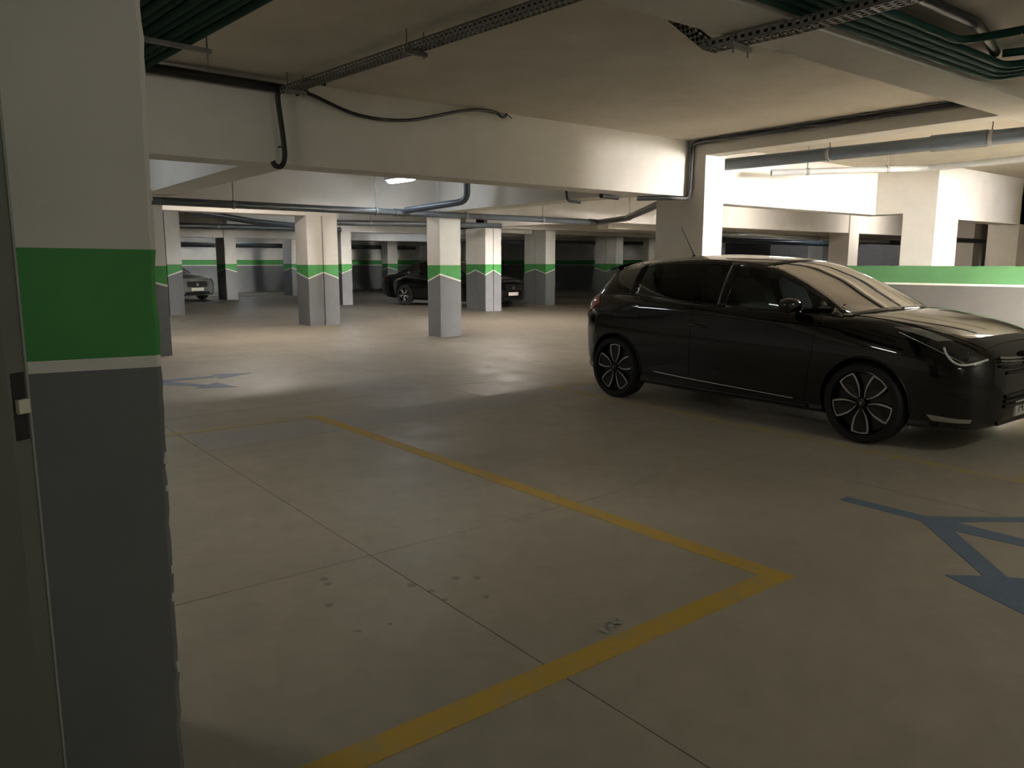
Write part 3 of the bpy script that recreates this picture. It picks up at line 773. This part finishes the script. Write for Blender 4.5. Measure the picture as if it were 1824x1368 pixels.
def build_wheel(parent, x, y, R, side, rot, style, wname='wheel'):
    w = empty(wname, (x, y, R)); w.parent = parent
    rw = R * (0.79 if style == 'petal' else 0.70); hw = 0.10; s = side
    tp = [(rw * .98, -hw * .8), (R * .93, -hw), (R * .985, -hw * .8), (R, -hw * .4), (R, hw * .4), (R * .985, hw * .8), (R * .93, hw), (R * .80, hw * 1.02), (rw * 1.0, hw * .8), (rw * .98, hw * .5)]
    MB().lathe([(r, a * s) for r, a in tp], 48).build('tyre', 'rubber', w, True, 45)
    rp = [(rw, hw * .82), (rw * .97, hw * .84), (rw * .94, hw * .60), (rw * .90, hw * .35), (rw * .3, hw * .42), (0.001, hw * .45)]
    MB().lathe([(r, a * s) for r, a in rp], 48).build('rim', 'rim_black' if style != 'silver' else 'rim_silver', w, True, 45)
    fy = hw * .72 * s
    for k in range(5):
        a0 = rot + 2 * math.pi * k / 5
        if style == 'petal':
            # diamond-cut outline of each petal
            outer = [(0.045, 0.010), (0.085, 0.038), (0.13, 0.058), (0.19, 0.068), (R * .745, 0.066), (R * .765, 0.0)]
            pts = outer + [(r, -q) for r, q in reversed(outer[:-1])]
            m = MB(); v = []; f = []
            widths = [0.004, 0.006, 0.008, 0.011, 0.012, 0.007] + [0.012, 0.011, 0.008, 0.006, 0.004]
            for i, (r, q) in enumerate(pts):
                cx = r - (0.145 if True else 0); l = math.hypot(cx, q) or 1
                ww = widths[i] * 1.45
                for (rr, qq) in ((r, q), (r - ww * cx / l * .9, q - ww * q / l * 1.1)):
                    for d in (0.0, -0.012 * s):
                        X_ = rr * math.cos(a0) - qq * math.sin(a0); Z_ = rr * math.sin(a0) + qq * math.cos(a0)
                        v.append((X_, fy + d + 0.004 * s, Z_))
            n = len(pts)
            for i in range(n - 1):
                b = i * 4; c = (i + 1) * 4
                f += [(b, c, c + 2, b + 2), (b, b + 1, c + 1, c), (b + 2, c + 2, c + 3, b + 3), (b + 1, b + 3, c + 3, c + 1)]
            m.add(v, f).build('spoke_outline', 'rim_silver', w)
            # dark recessed petal body
            m = MB(); v = [(0.145 * math.cos(a0), fy - 0.012 * s, 0.145 * math.sin(a0))]
            for (r, q) in pts:
                v.append((r * math.cos(a0) - q * math.sin(a0), fy - 0.006 * s, r * math.sin(a0) + q * math.cos(a0)))
            m.add(v, [(0, i + 1, (i + 1) % n + 1) for i in range(n)]).build('spoke', 'rim_black', w)
        else:
            m = MB()
            for da in (-0.16, 0.16):
                m.tube([(0.04 * math.cos(a0), fy * .9, 0.04 * math.sin(a0)), (rw * .95 * math.cos(a0 + da), fy, rw * .95 * math.sin(a0 + da))], [0.016, 0.011], 8)
            m.build('spoke', 'rim_silver', w, True, 50)
    MB().lathe([(0.036, fy), (0.034, fy + 0.010 * s), (0.022, fy + 0.014 * s), (0.001, fy + 0.014 * s)], 20).build('hub_cap', 'rim_black', w, True, 40)
    # small lozenge mark on the hub
    y2 = fy + 0.0155 * s
    m = MB()
    for (a, b) in (((0, .014), (.008, 0)), ((.008, 0), (0, -.014)), ((0, -.014), (-.008, 0)), ((-.008, 0), (0, .014))):
        m.bar((a[0], y2, a[1]), (b[0], y2, b[1]), 0.004, 0.003)
    m.build('hub_mark', 'rim_silver', w)
    return w

def curve_pts(knots, s):
    P = [Vector(k) for k in knots]; k = min(int(s), len(P) - 2); t = s - k
    p0 = P[max(k - 1, 0)]; p1 = P[k]; p2 = P[k + 1]; p3 = P[min(k + 2, len(P) - 1)]
    return 0.5 * ((2 * p1) + (p2 - p0) * t + (2 * p0 - 5 * p1 + 4 * p2 - p3) * t * t + (3 * p1 - p0 - 3 * p2 + p3) * t ** 3)

def build_car(name, T, loc, rz, label, cat, detail, paint):
    S = CarShape(T)
    root = empty(name, loc, rz); tag(root, label, cat)
    ax, R, yw = T['axle'], T['R'], T['track']
    # --- lower body: closed loft, wheel arches cut out
    xs = sorted(set([float(x) for x in np.linspace(S.xmin, S.xmax, 86 if detail else 50)] + [S.xmax - .01, S.xmax - .03, S.xmin + .01, S.xmin + .03]))
    nt = 44 if detail else 28
    ts = [8 * k / nt for k in range(nt + 1)]
    v = []; f = []
    ring = []
    for x in xs:
        row = [S.pt(x, t) for t in ts]
        pts = [(p.x, p.y, p.z) for p in row] + [(p.x, -p.y, p.z) for p in reversed(row[1:-1])]
        ring.append(len(pts)); v += pts
    M = ring[0]
    for i in range(len(xs) - 1):
        for j in range(M):
            j2 = (j + 1) % M
            f.append((i * M + j, i * M + j2, (i + 1) * M + j2, (i + 1) * M + j))
    f.append(tuple(range(M - 1, -1, -1))); f.append(tuple((len(xs) - 1) * M + j for j in range(M)))
    me = mesh_data('body', v, f, [paint, 'arch_black'])
    bm = bmesh.new(); bm.from_mesh(me); bmesh.ops.remove_doubles(bm, verts=bm.verts, dist=1e-5); bmesh.ops.recalc_face_normals(bm, faces=bm.faces); bm.to_mesh(me); bm.free()
    body = bpy.data.objects.new('body', me); COL.objects.link(body)
    cut = MB()
    for xx in (ax, -ax):
        for s in (-1, 1):
            y0, y1 = s * (yw - .26), s * 1.2
            prof = [(0.0005, y0), (R * 1.12, y0), (R * 1.12, y1), (0.0005, y1)]
            cut.lathe(prof, 40, 'Y', 1, (xx, 0, R + .005))
    cme = mesh_data('cutter', cut.v, cut.f, [paint, 'arch_black'], cut.i)
    bm = bmesh.new(); bm.from_mesh(cme); bmesh.ops.remove_doubles(bm, verts=bm.verts, dist=2e-3); bmesh.ops.recalc_face_normals(bm, faces=bm.faces); bm.to_mesh(cme); bm.free()
    cobj = bpy.data.objects.new('cutter', cme); COL.objects.link(cobj)
    md = body.modifiers.new('b', 'BOOLEAN'); md.operation = 'DIFFERENCE'; md.object = cobj; md.solver = 'EXACT'
    dg = bpy.context.evaluated_depsgraph_get()
    nm = bpy.data.meshes.new_from_object(body.evaluated_get(dg))
    bpy.data.objects.remove(cobj); bpy.data.objects.remove(body)
    nm.polygons.foreach_set('use_smooth', [True] * len(nm.polygons)); nm.set_sharp_from_angle(angle=math.radians(38))
    nm.name = 'body'
    body = link('body', nm, root)
    # --- greenhouse: three guide curves
    bx = T['belt_x']; belt = [(x, S.Ws(x) + .004, S.zs(x) - .006) for x in bx]
    cant, cen = T['cant'], T['centre']
    def side_pt(s, t):
        a = curve_pts(belt, s); b = curve_pts(cant, s); p = a.lerp(b, t)
        p.y += 0.022 * math.sin(math.pi * t) ; return p
    def top_pt(s, u):
        a = curve_pts(cant, s); c = curve_pts(cen, s); yy = a.y * (1 - u); k = (1 - u) ** 2.2
        return Vector((c.x + (a.x - c.x) * k, yy, c.z + (a.z - c.z) * k))
    NS = 8
    wf, wr, ws, wb = T['win_front'], T['win_rear'], T['shield'], T['backlight']
    tl = T['tlow']
    fr = MB()
    def grid(fn, us, vs, off, mb, both=True, flip=False):
        for side in (1, -1):
            vv = [];
            for a in us:
                for b in (vs(a) if callable(vs) else vs):
                    p = fn(a, b); vv.append((p.x, p.y * side, p.z))
            nv = len(vs(us[0]) if callable(vs) else vs); ff = []
            for i in range(len(us) - 1):
                for j in range(nv - 1):
                    q = (i * nv + j, i * nv + j + 1, (i + 1) * nv + j + 1, (i + 1) * nv + j)
                    ff.append(q if (side > 0) != flip else q[::-1])
            mb.add(vv, ff)
    def rng(a, b, n): return [lerp(a, b, k / n) for k in range(n + 1)]
    top_t = 0.92
    # pillar columns and rails on the sides
    for (a, b) in ((0.0, wf[0]), (wf[1], wr[0]), (wr[1], 8.0)):
        grid(side_pt, rng(a, b, max(3, int((b - a) * 5))), rng(0, 1, 10), 0, fr)
    for (a, b) in (wf, wr):
        us = rng(a, b, 18)
        grid(side_pt, us, lambda s: rng(0, tl(s), 3), 0, fr)
        grid(side_pt, us, rng(top_t, 1, 3), 0, fr)
    # roof, and strips beside windscreen and backlight
    grid(top_pt, rng(ws[1], wb[0], 30), rng(0, 1, 12), 0, fr)
    for (a, b) in (ws, wb):
        grid(top_pt, rng(a, b, 14), rng(0, 0.09, 2), 0, fr)
    grid(top_pt, rng(0, ws[0], 3), rng(0, 1, 12), 0, fr)
    grid(top_pt, rng(wb[1], 8.0, 3), rng(0, 1, 12), 0, fr)
    fme = mesh_data('roof', fr.v, fr.f, paint)
    bm = bmesh.new(); bm.from_mesh(fme); bmesh.ops.remove_doubles(bm, verts=bm.verts, dist=2e-4)
    bmesh.ops.recalc_face_normals(bm, faces=bm.faces)
    up = sum((fc.normal.z for fc in bm.faces))
    if up < 0: bmesh.ops.reverse_faces(bm, faces=bm.faces)
    bm.to_mesh(fme); bm.free()
    fme.polygons.foreach_set('use_smooth', [True] * len(fme.polygons)); fme.set_sharp_from_angle(angle=math.radians(38))
    roof = link('roof', fme, root)
    sd = roof.modifiers.new('s', 'SOLIDIFY'); sd.thickness = 0.007; sd.offset = -1
    # glass
    def glass(name_, fn, us, vs, mat, sides=(1, -1), inset=0.006):
        for side in sides:
            vv = []
            for a in us:
                for b in (vs(a) if callable(vs) else vs):
                    p = fn(a, b); q = Vector((-0.2, 0, 0.8)) - p; q.normalize(); p = p + q * inset
                    vv.append((p.x, p.y * side, p.z))
            nv = len(vs(us[0]) if callable(vs) else vs)
            ff = [(i * nv + j, i * nv + j + 1, (i + 1) * nv + j + 1, (i + 1) * nv + j) for i in range(len(us) - 1) for j in range(nv - 1)]
            g_ = mesh_data(name_, vv, ff, mat, None, True)
            link(name_, g_, root)
    e = 0.05
    glass('side_window', side_pt, rng(wf[0] - .02, wf[1] + .02, 16), lambda s: rng(tl(s) - .02, top_t + .02, 8), 'glass_side')
    glass('side_window', side_pt, rng(wr[0] - .02, wr[1] + .02, 16), lambda s: rng(tl(s) - .02, top_t + .02, 8), 'glass_dark')
    def full(fn):
        def g(s, u):
            p = fn(s, u if u <= 1 else 2 - u)
            return Vector((p.x, p.y if u <= 1 else -p.y, p.z))
        return g
    glass('windscreen', full(top_pt), rng(ws[0] - .03, ws[1] + .03, 14), rng(.08, 1.92, 24), 'glass_clear', (1,))
    glass('rear_window', full(top_pt), rng(wb[0] - .03, wb[1] + .03, 10), rng(.08, 1.92, 24), 'glass_dark', (1,))
    # --- wheels
    for k, (xx, s, rot) in enumerate(((ax, -1, T['rot'][0]), (-ax, -1, T['rot'][1]), (ax, 1, .3), (-ax, 1, .8))):
        build_wheel(root, xx, s * (yw - .075), R, s, rot, T['wheel'])
    # --- doors, bonnet, tailgate seams
    for s in (-1, 1):
        for (nm_, a, b, c, d) in T['doors']:
            rows = []
            for k in range(15):
                t = lerp(1.9, 5.86, k / 14)
                rows.append([(lerp(lerp(a, c, k / 14), lerp(b, d, k / 14), j / 14), t) for j in range(15)])
            dr = patch(S, rows, 0.0035, s, nm_, paint, root)
            hx = T['handles'].get(nm_)
            if hx is not None:
                p = S.pt(hx, T['handle_t']); n_ = S.nrm(hx, T['handle_t'])
                q = S.pt(hx - .19, T['handle_t'] + .03)
                path = [p, p + n_ * .03 + Vector((-.03, 0, .002)), q + n_ * .03 + Vector((.03, 0, .002)), q]
                MB().tube([(w.x, w.y * s, w.z) for w in spline(path, 6)], 0.011, 8).build('handle', paint, dr, True, 50)
    rows = []
    b0_, b1_ = T['bonnet']
    for k in range(15):
        x = lerp(b0_, b1_, k / 14)
        rows.append([(x, lerp(6.25, 8.0, j / 10)) for j in range(11)])
    for s in (-1, 1): patch(S, rows, 0.004, s, 'bonnet_panel', paint, root, 0.006)
    return S, root, body

HATCH = dict(
    x=[2.140, 2.125, 2.06, 1.95, 1.75, 1.50, 1.25, .95, .2, -.4, -.9, -1.3, -1.55, -1.72, -1.84, -1.90, -1.93],
    W=[.42, .52, .68, .77, .828, .857, .862, .858, .852, .853, .862, .870, .852, .81, .73, .63, .45],
    zbot=[.30, .24, .20, .18, .175, .17, .17, .17, .17, .17, .18, .19, .215, .24, .27, .31, .40],
    zsh=[.60, .66, .725, .785, .850, .902, .938, .958, .975, 1.0, 1.03, 1.055, 1.05, 1.03, .985, .91, .78],
    Wsh=[.34, .43, .575, .645, .700, .732, .750, .768, .785, .79, .785, .755, .725, .69, .63, .55, .38],
    ztop=[.62, .69, .775, .845, .915, .962, .992, .95, .925, .95, .98, 1.0, 1.02, 1.01, .975, .91, .78],
    axle=1.31, R=.312, track=.845, belt_x=[1.08, .86, .55, .2, -.35, -.9, -1.35, -1.6, -1.80],
    cant=[(1.07, .735, .955), (.86, .685, 1.085), (.55, .632, 1.235), (.22, .600, 1.345), (-.35, .588, 1.392), (-.9, .575, 1.378), (-1.35, .552, 1.33), (-1.60, .535, 1.285), (-1.80, .565, 1.03)],
    centre=[(1.24, 0, 1.0), (.98, 0, 1.135), (.66, 0, 1.29), (.30, 0, 1.398), (-.35, 0, 1.446), (-.9, 0, 1.438), (-1.35, 0, 1.398), (-1.66, 0, 1.345), (-1.87, 0, 1.0)],
    win_front=(.55, 3.42), win_rear=(3.58, 5.45), shield=(.22, 2.9), backlight=(7.15, 7.9),
    tlow=lambda s: .06 + .34 * max(0, s - 4.4) ** 1.5 / 1.08, rot=(-math.pi / 2, math.pi / 2), wheel='petal',
    doors=[('front_door', -.37, .80, -.33, .92), ('rear_door', -.93, -.375, -1.02, -.335)], handles={'front_door': -.16}, handle_t=4.85, bonnet=(1.02, 2.03))
SEDAN = dict(
    x=[2.28, 2.25, 2.17, 2.0, 1.8, 1.5, 1.25, .9, .2, -.5, -1.0, -1.45, -1.8, -2.1, -2.4, -2.52, -2.58],
    W=[.50, .65, .79, .865, .895, .91, .915, .912, .91, .915, .92, .925, .915, .89, .83, .73, .52],
    zbot=[.28, .22, .19, .175, .17, .17, .17, .17, .17, .17, .17, .18, .20, .22, .26, .31, .42],
    zsh=[.66, .74, .79, .83, .86, .90, .925, .94, .955, .965, .975, .985, .985, .975, .95, .90, .76],
    Wsh=[.42, .56, .68, .745, .78, .80, .80, .81, .82, .82, .81, .80, .78, .75, .69, .61, .42],
    ztop=[.68, .765, .84, .89, .935, .975, .99, .93, .93, .93, .94, .97, 1.03, 1.06, 1.02, .95, .77],
    axle=1.437, R=.33, track=.89, belt_x=[1.05, .8, .5, .1, -.4, -.95, -1.4, -1.7, -1.95],
    cant=[(1.05, .78, .945), (.75, .70, 1.12), (.42, .645, 1.28), (.05, .61, 1.39), (-.45, .60, 1.42), (-.95, .595, 1.40), (-1.3, .60, 1.33), (-1.6, .65, 1.18), (-1.95, .74, 1.0)],
    centre=[(1.2, 0, 1.0), (.92, 0, 1.15), (.58, 0, 1.33), (.15, 0, 1.44), (-.45, 0, 1.475), (-.95, 0, 1.45), (-1.3, 0, 1.38), (-1.65, 0, 1.24), (-2.05, 0, 1.05)],
    win_front=(.55, 3.35), win_rear=(3.55, 5.7), shield=(.22, 2.9), backlight=(5.4, 7.8),
    tlow=lambda s: .05 + .3 * max(0, s - 4.9) ** 2, rot=(.4, .9), wheel='spoke',
    doors=[('front_door', -.25, .85, -.25, .95), ('rear_door', -1.02, -.26, -1.12, -.26)], handles={'front_door': -.05, 'rear_door': -.85}, handle_t=4.9, bonnet=(1.02, 2.12))

def strip(S, root, name, x0, x1, t0, t1, mat, side, r=0.006, off=0.004, n=14):
    pts = []
    for k in range(n + 1):
        x = lerp(x0, x1, k / n); t = lerp(t0, t1, k / n)
        p = S.pt(x, t) + S.nrm(x, t) * off; pts.append((p.x, p.y * side, p.z))
    return MB().tube(pts, r, 8).build(name, mat, root, True, 60)

def region(S, corners, n=10, m=6):
    """bilinear (x,t) grid between four corners a(b)->..."""
    (a, b, c, d) = corners; rows = []
    for i in range(m + 1):
        u = i / m; row = []
        for j in range(n + 1):
            w = j / n
            x = lerp(lerp(a[0], b[0], w), lerp(d[0], c[0], w), u); t = lerp(lerp(a[1], b[1], w), lerp(d[1], c[1], w), u)
            row.append((x, t))
        rows.append(row)
    return rows

def front_surface(S, y, z, off=0.0):
    return Vector((S.front_x(y, z) + off, y, z))

def text_mesh(txt, size, mat, parent, name='lettering'):
    cu = bpy.data.curves.new(name, 'FONT'); cu.body = txt; cu.size = size; cu.extrude = 0.001
    cu.align_x = 'CENTER'; cu.align_y = 'CENTER'
    tmp = bpy.data.objects.new(name, cu); COL.objects.link(tmp)
    dg = bpy.context.evaluated_depsgraph_get(); dg.update()
    me = bpy.data.meshes.new_from_object(tmp.evaluated_get(dg)); bpy.data.objects.remove(tmp)
    me.materials.clear(); me.materials.append(MATS[mat])
    return link(name, me, parent)

def seat(parent, x, y, name='seat'):
    s = empty(name, (x, y, 0)); s.parent = parent
    m = MB(); v = []; f = []
    prof = [(0.02, .93, .22), (-.06, 1.08, .225), (-.11, 1.18, .20), (-.14, 1.23, .14)]
    for (dx, z, hw) in prof:
        for (ex, ey) in ((.05, -hw), (.07, 0), (.05, hw), (-.05, hw * .95), (-.06, 0), (-.05, -hw * .95)): v.append((dx + ex, ey, z))
    for k in range(len(prof) - 1):
        for j in range(6):
            f.append((k * 6 + j, k * 6 + (j + 1) % 6, (k + 1) * 6 + (j + 1) % 6, (k + 1) * 6 + j))
    f.append(tuple((len(prof) - 1) * 6 + j for j in range(6)))
    m.add(v, f).build('seat_back', 'seat_cloth', s, True, 50)
    h = MB(); v = []; f = []
    for (z, k) in ((1.245, .8), (1.28, 1), (1.335, 1), (1.36, .7)):
        for (ex, ey) in ((.045, -.11), (.055, 0), (.045, .11), (-.035, .11), (-.045, 0), (-.035, -.11)): v.append((-.15 + ex * k, ey * k, z))
    for k in range(3):
        for j in range(6): f.append((k * 6 + j, k * 6 + (j + 1) % 6, (k + 1) * 6 + (j + 1) % 6, (k + 1) * 6 + j))
    f += [tuple(18 + j for j in range(6)), tuple(range(5, -1, -1))]
    h.add(v, f).build('headrest', 'seat_cloth', s, True, 50)

def hatchback():
    S, root, body = build_car('hatchback_car', HATCH, (6.505, 4.22, 0), math.radians(-90),
        'glossy black five-door hatchback with petal-pattern wheels parked behind the yellow line', 'car', True, 'car_black')
    # interior seen through the glass
    seat(root, -.05, -.36); seat(root, -.05, .36)
    for y in (-.36, .36): seat(root, -.92, y, 'rear_seat')
    d = MB(); v = []; f = []
    for x, z in ((1.10, .955), (.98, 1.00), (.80, 1.01), (.66, .985), (.60, .93)):
        for y in (-.68, -.4, 0, .4, .68): v.append((x, y, z + (.03 if y > .2 and y < .6 and .6 < x < .9 else 0)))
    for i in range(4):
        for j in range(4): f.append((i * 5 + j, i * 5 + j + 1, (i + 1) * 5 + j + 1, (i + 1) * 5 + j))
    d.add(v, f).build('dashboard', 'dash', root, True, 50)
    sw = []
    for k in range(25):
        a = 2 * math.pi * k / 24; sw.append((.50 + .06 * math.sin(a), .36 + .18 * math.cos(a), 1.0 + .17 * math.sin(a)))
    MB().tube(sw, .014, 8, cap=False).build('steering_wheel', 'dash', root, True, 60)
    MB().box(.30, .33, -.11, .11, 1.265, 1.32).build('rear_view_mirror', 'dash', root)
    # door mirrors
    for s in (-1, 1):
        mr = empty('door_mirror', (.70, s * .80, 1.0)); mr.parent = root
        m = MB(); v = []; f = []
        secs = [(-.055, .55), (-.045, .85), (0, 1.0), (.05, .80), (.075, .35)]
        n = 14
        for (dx, k) in secs:
            for j in range(n):
                a = 2 * math.pi * j / n
                cy = math.copysign(abs(math.cos(a)) ** .7, math.cos(a)); cz = math.copysign(abs(math.sin(a)) ** .7, math.sin(a))
                v.append((dx, s * .11 + .105 * k * cy, .03 + .065 * k * cz))
        for i in range(len(secs) - 1):
            for j in range(n): f.append((i * n + j, i * n + (j + 1) % n, (i + 1) * n + (j + 1) % n, (i + 1) * n + j))
        f += [tuple(range(n)), tuple((len(secs) - 1) * n + j for j in range(n))]
        m.add(v, f).build('mirror_shell', 'car_black', mr, True, 50)
        MB().tube([(0.0, -s * .02, -.035), (.0, s * .06, -.01)], .022, 8).build('mirror_arm', 'plastic_black', mr, True, 50)
        MB().box(-.0565, -.0535, s * .11 - .055, s * .11 + .055, .0, .06).build('mirror_glass', 'chrome', mr)
    # lamps
    for s in (-1, 1):
        hl = patch(S, region(S, [(1.50, 5.72), (2.02, 5.05), (2.085, 5.75), (1.80, 6.02)], 14, 6), .004, s, 'headlamp', 'lamp_dark', root)
        tip = patch(S, region(S, [(1.47, 5.90), (1.78, 5.72), (1.86, 6.00), (1.62, 6.12)], 8, 4), .0055, s, 'reflector', 'lamp_reflector', hl)
        strip(S, hl, 'chrome_edge', 1.52, 1.99, 5.68, 5.06, 'chrome', s, .004, .006)
        arc = []
        for k in range(13):
            a = k / 12; x = lerp(1.83, 2.062, a); t = 5.50 - .62 * math.sin(math.pi * a) ** .8 + .2 * a
            p = S.pt(x, t) + S.nrm(x, t) * .007; arc.append((p.x, p.y * s, p.z))
        MB().tube(arc, .008, 8).build('light_arc', 'light_guide', hl, True, 60)
        p = S.pt(1.97, 5.45) + S.nrm(1.97, 5.45) * .008
        MB().lathe([(.035, 0), (.03, .006), (.001, .010)], 16, 'X', 0, (p.x, p.y * s, p.z)).build('projector_lens', 'lens_clear', hl, True, 50)
        tl_ = patch(S, region(S, [(-1.58, 5.35), (-1.885, 4.7), (-1.875, 5.95), (-1.68, 6.05)], 8, 5), .006, s, 'tail_lamp', 'red_lens', root)
        # daytime light in the bumper
        dr_ = patch(S, region(S, [(1.80, 1.95), (2.02, 1.95), (2.03, 2.25), (1.77, 2.35)], 8, 3), .007, s, 'bumper_light', 'lamp_reflector', root)
        strip(S, root, 'door_trim', -.78, .72, 2.35, 2.05, 'chrome' if False else 'rim_silver', s, .006, .010)
        strip(S, root, 'sill_edge', -.85, .85, 1.6, 1.6, 'plastic_black', s, .016, .002)
        # wheel arch lips
        for xx in (HATCH['axle'], -HATCH['axle']):
            pts = []
            for k in range(21):
                a = math.pi * (k / 20) * 1.06 - .09; r = HATCH['R'] * 1.12
                x = xx + r * math.cos(a); z = HATCH['R'] + .005 + r * math.sin(a)
                pts.append((x, s * (S.halfwidth(x, z) + .001), z))
            MB().tube(pts, .008, 6).build('arch_lip', 'plastic_black', root, True, 60)
    # nose: upper chrome bars, emblem, grille slats, plate
    for z, mat, r in ((.690, 'chrome', .010), (.668, 'chrome', .007), (.630, 'plastic_black', .012), (.60, 'plastic_black', .012), (.43, 'plastic_black', .016), (.395, 'plastic_black', .014), (.36, 'plastic_black', .014)):
        for s in (-1, 1):
            pts = []
            ys = np.linspace(.105 if z > .62 else .0, .52 if z > .62 else .44, 12)
            for y in ys:
                x = S.front_x(y, z); pts.append((x + .006, s * y, z + (.02 * (y / .5) ** 2 if z > .62 else 0)))
            MB().tube(pts, r, 8).build('grille_bar', mat, root, True, 60)
    em = empty('emblem', (S.xmax + .006, 0, .645)); em.parent = root
    m = MB()
    q = [(0, .095), (.062, 0), (0, -.095), (-.062, 0)]
    for k in range(4):
        a, b = q[k], q[(k + 1) % 4]
        m.bar((.012, a[0], a[1]), (.012, b[0], b[1]), .028, .026, 0, (1, 0, 0))
    m.build('lozenge', 'chrome', em)
    MB().box(-.03, .004, -.10, .10, -.11, .11).build('emblem_back', 'plastic_black', em)
    pl = MB().box(S.xmax - .03, S.xmax + .012, -.26, .26, .27, .385).build('number_plate', 'plate_white', root)
    tx = text_mesh('74260', .105, 'plate_ink', pl, 'plate_lettering'); tx.rotation_euler = (math.radians(90), 0, math.radians(90)); tx.location = (S.xmax + .0128, -.09, .327)
    MB().box(S.xmax + .0115, S.xmax + .0128, .09, .094, .28, .375).build('plate_divider', 'plate_ink', pl)
    MB().box(S.xmax - .08, S.xmax - .01, -.50, .50, .225, .255).build('bumper_lip', 'plastic_black', root)
    # roof aerial, spoiler, wipers
    ae = empty('aerial', (-1.02, 0, 1.425)); ae.parent = root
    MB().lathe([(.028, 0), (.022, .018), (.009, .03), (.001, .034)], 14, 'Z').build('aerial_base', 'plastic_black', ae, True, 50)
    MB().tube([(0, 0, .025), (-.19, 0, .33)], [.006, .003], 6).build('aerial_rod', 'plastic_black', ae)
    sp = MB(); v = []; f = []
    for k in range(13):
        y = -.55 + 1.1 * k / 12; dz = -.045 * (y / .55) ** 2
        v += [(-1.55, y, 1.385 + dz), (-1.74 + .05 * (y / .55) ** 2, y, 1.352 + dz), (-1.735 + .05 * (y / .55) ** 2, y, 1.335 + dz), (-1.58, y, 1.345 + dz)]
    for k in range(12):
        for j in range(4): f.append((k * 4 + j, k * 4 + (j + 1) % 4, (k + 1) * 4 + (j + 1) % 4, (k + 1) * 4 + j))
    f += [(0, 1, 2, 3), (51, 50, 49, 48)]
    sp.add(v, f).build('spoiler', 'car_black', root, True, 40)
    for (y0, y1) in ((.35, -.25), (-.2, -.62)):
        MB().tube([(1.16, y0, 1.005), (1.10 if y1 > -.5 else 1.02, (y0 + y1) / 2, 1.03), (1.10 if y1 > -.5 else .99, y1, 1.035)], .008, 6).build('wiper', 'plastic_black', root, True, 50)
    patch(S, region(S, [(1.06, 6.1), (1.06, 8.0), (1.20, 8.0), (1.13, 6.1)], 14, 4), .010, -1, 'cowl', 'plastic_black', root)
    patch(S, region(S, [(1.06, 6.1), (1.06, 8.0), (1.20, 8.0), (1.13, 6.1)], 14, 4), .010, 1, 'cowl', 'plastic_black', root)
hatchback()

def sedan(name, loc, rz, label, paint, plate_dark=False):
    S, root, body = build_car(name, SEDAN, loc, rz, label, 'car', False, paint)
    for s in (-1, 1):
        hl = patch(S, region(S, [(1.86, 5.25), (2.20, 4.9), (2.215, 5.7), (1.95, 5.95)], 8, 4), .005, s, 'headlamp', 'lamp_dark', root)
        patch(S, region(S, [(2.02, 5.2), (2.14, 5.1), (2.15, 5.5), (2.05, 5.6)], 5, 3), .008, s, 'reflector', 'chrome', hl)
        patch(S, region(S, [(-2.30, 5.0), (-2.55, 4.8), (-2.54, 5.8), (-2.36, 5.9)], 6, 4), .005, s, 'tail_lamp', 'red_lens', root)
        patch(S, region(S, [(1.98, 1.9), (2.16, 1.9), (2.17, 2.9), (2.0, 2.9)], 5, 3), .005, s, 'bumper_vent', 'plastic_black', root)
    gr = MB().box(S.xmax - .06, S.xmax + .012, -.42, .42, .50, .70).build('grille', 'plastic_black', root)
    for z in (.53, .575, .62, .665):
        MB().bar((S.xmax + .014, -.40, z), (S.xmax + .014, .40, z), .008, .012).build('grille_bar', 'chrome' if paint == 'car_black' else 'plastic_black', gr)
    if paint == 'car_black':
        for y in (-.42, .42): MB().bar((S.xmax + .014, y, .50), (S.xmax + .014, y, .70), .012, .014).build('grille_frame', 'chrome', gr)
        MB().bar((S.xmax + .014, -.42, .70), (S.xmax + .014, .42, .70), .012, .014).build('grille_frame', 'chrome', gr)
    MB().lathe([(.062, 0), (.058, .01), (.001, .012)], 20, 'X', 0, (S.xmax + .012, 0, .60)).build('badge', 'rim_silver', gr, True, 40)
    MB().box(S.xmax - .05, S.xmax + .020, -.26, .26, .36, .47).build('number_plate', 'plate_white', root)
    MB().box(S.xmax - .10, S.xmax + .006, -.50, .50, .235, .335).build('lower_intake', 'plastic_black', root)
    for y in (-.38, .38): seat(root, -.15, y)
    return root
hd = math.radians(-72)
rw = Vector((12.9, 22.2, 0)); f_ = Vector((math.cos(hd), math.sin(hd), 0)); l_ = Vector((-f_.y, f_.x, 0))
c = rw + f_ * 1.437 + l_ * .82
sedan('sedan_car', (c.x, c.y, 0), hd, 'dark saloon car half hidden behind the clustered column', 'car_black')
hd = math.radians(-69)
f_ = Vector((math.cos(hd), math.sin(hd), 0))
fc = Vector((8.35, 29.3, 0)) - f_ * 2.28
sedan('sedan_car', (fc.x, fc.y, 0), hd, 'silver saloon car with only its front showing past a twin column', 'car_silver')
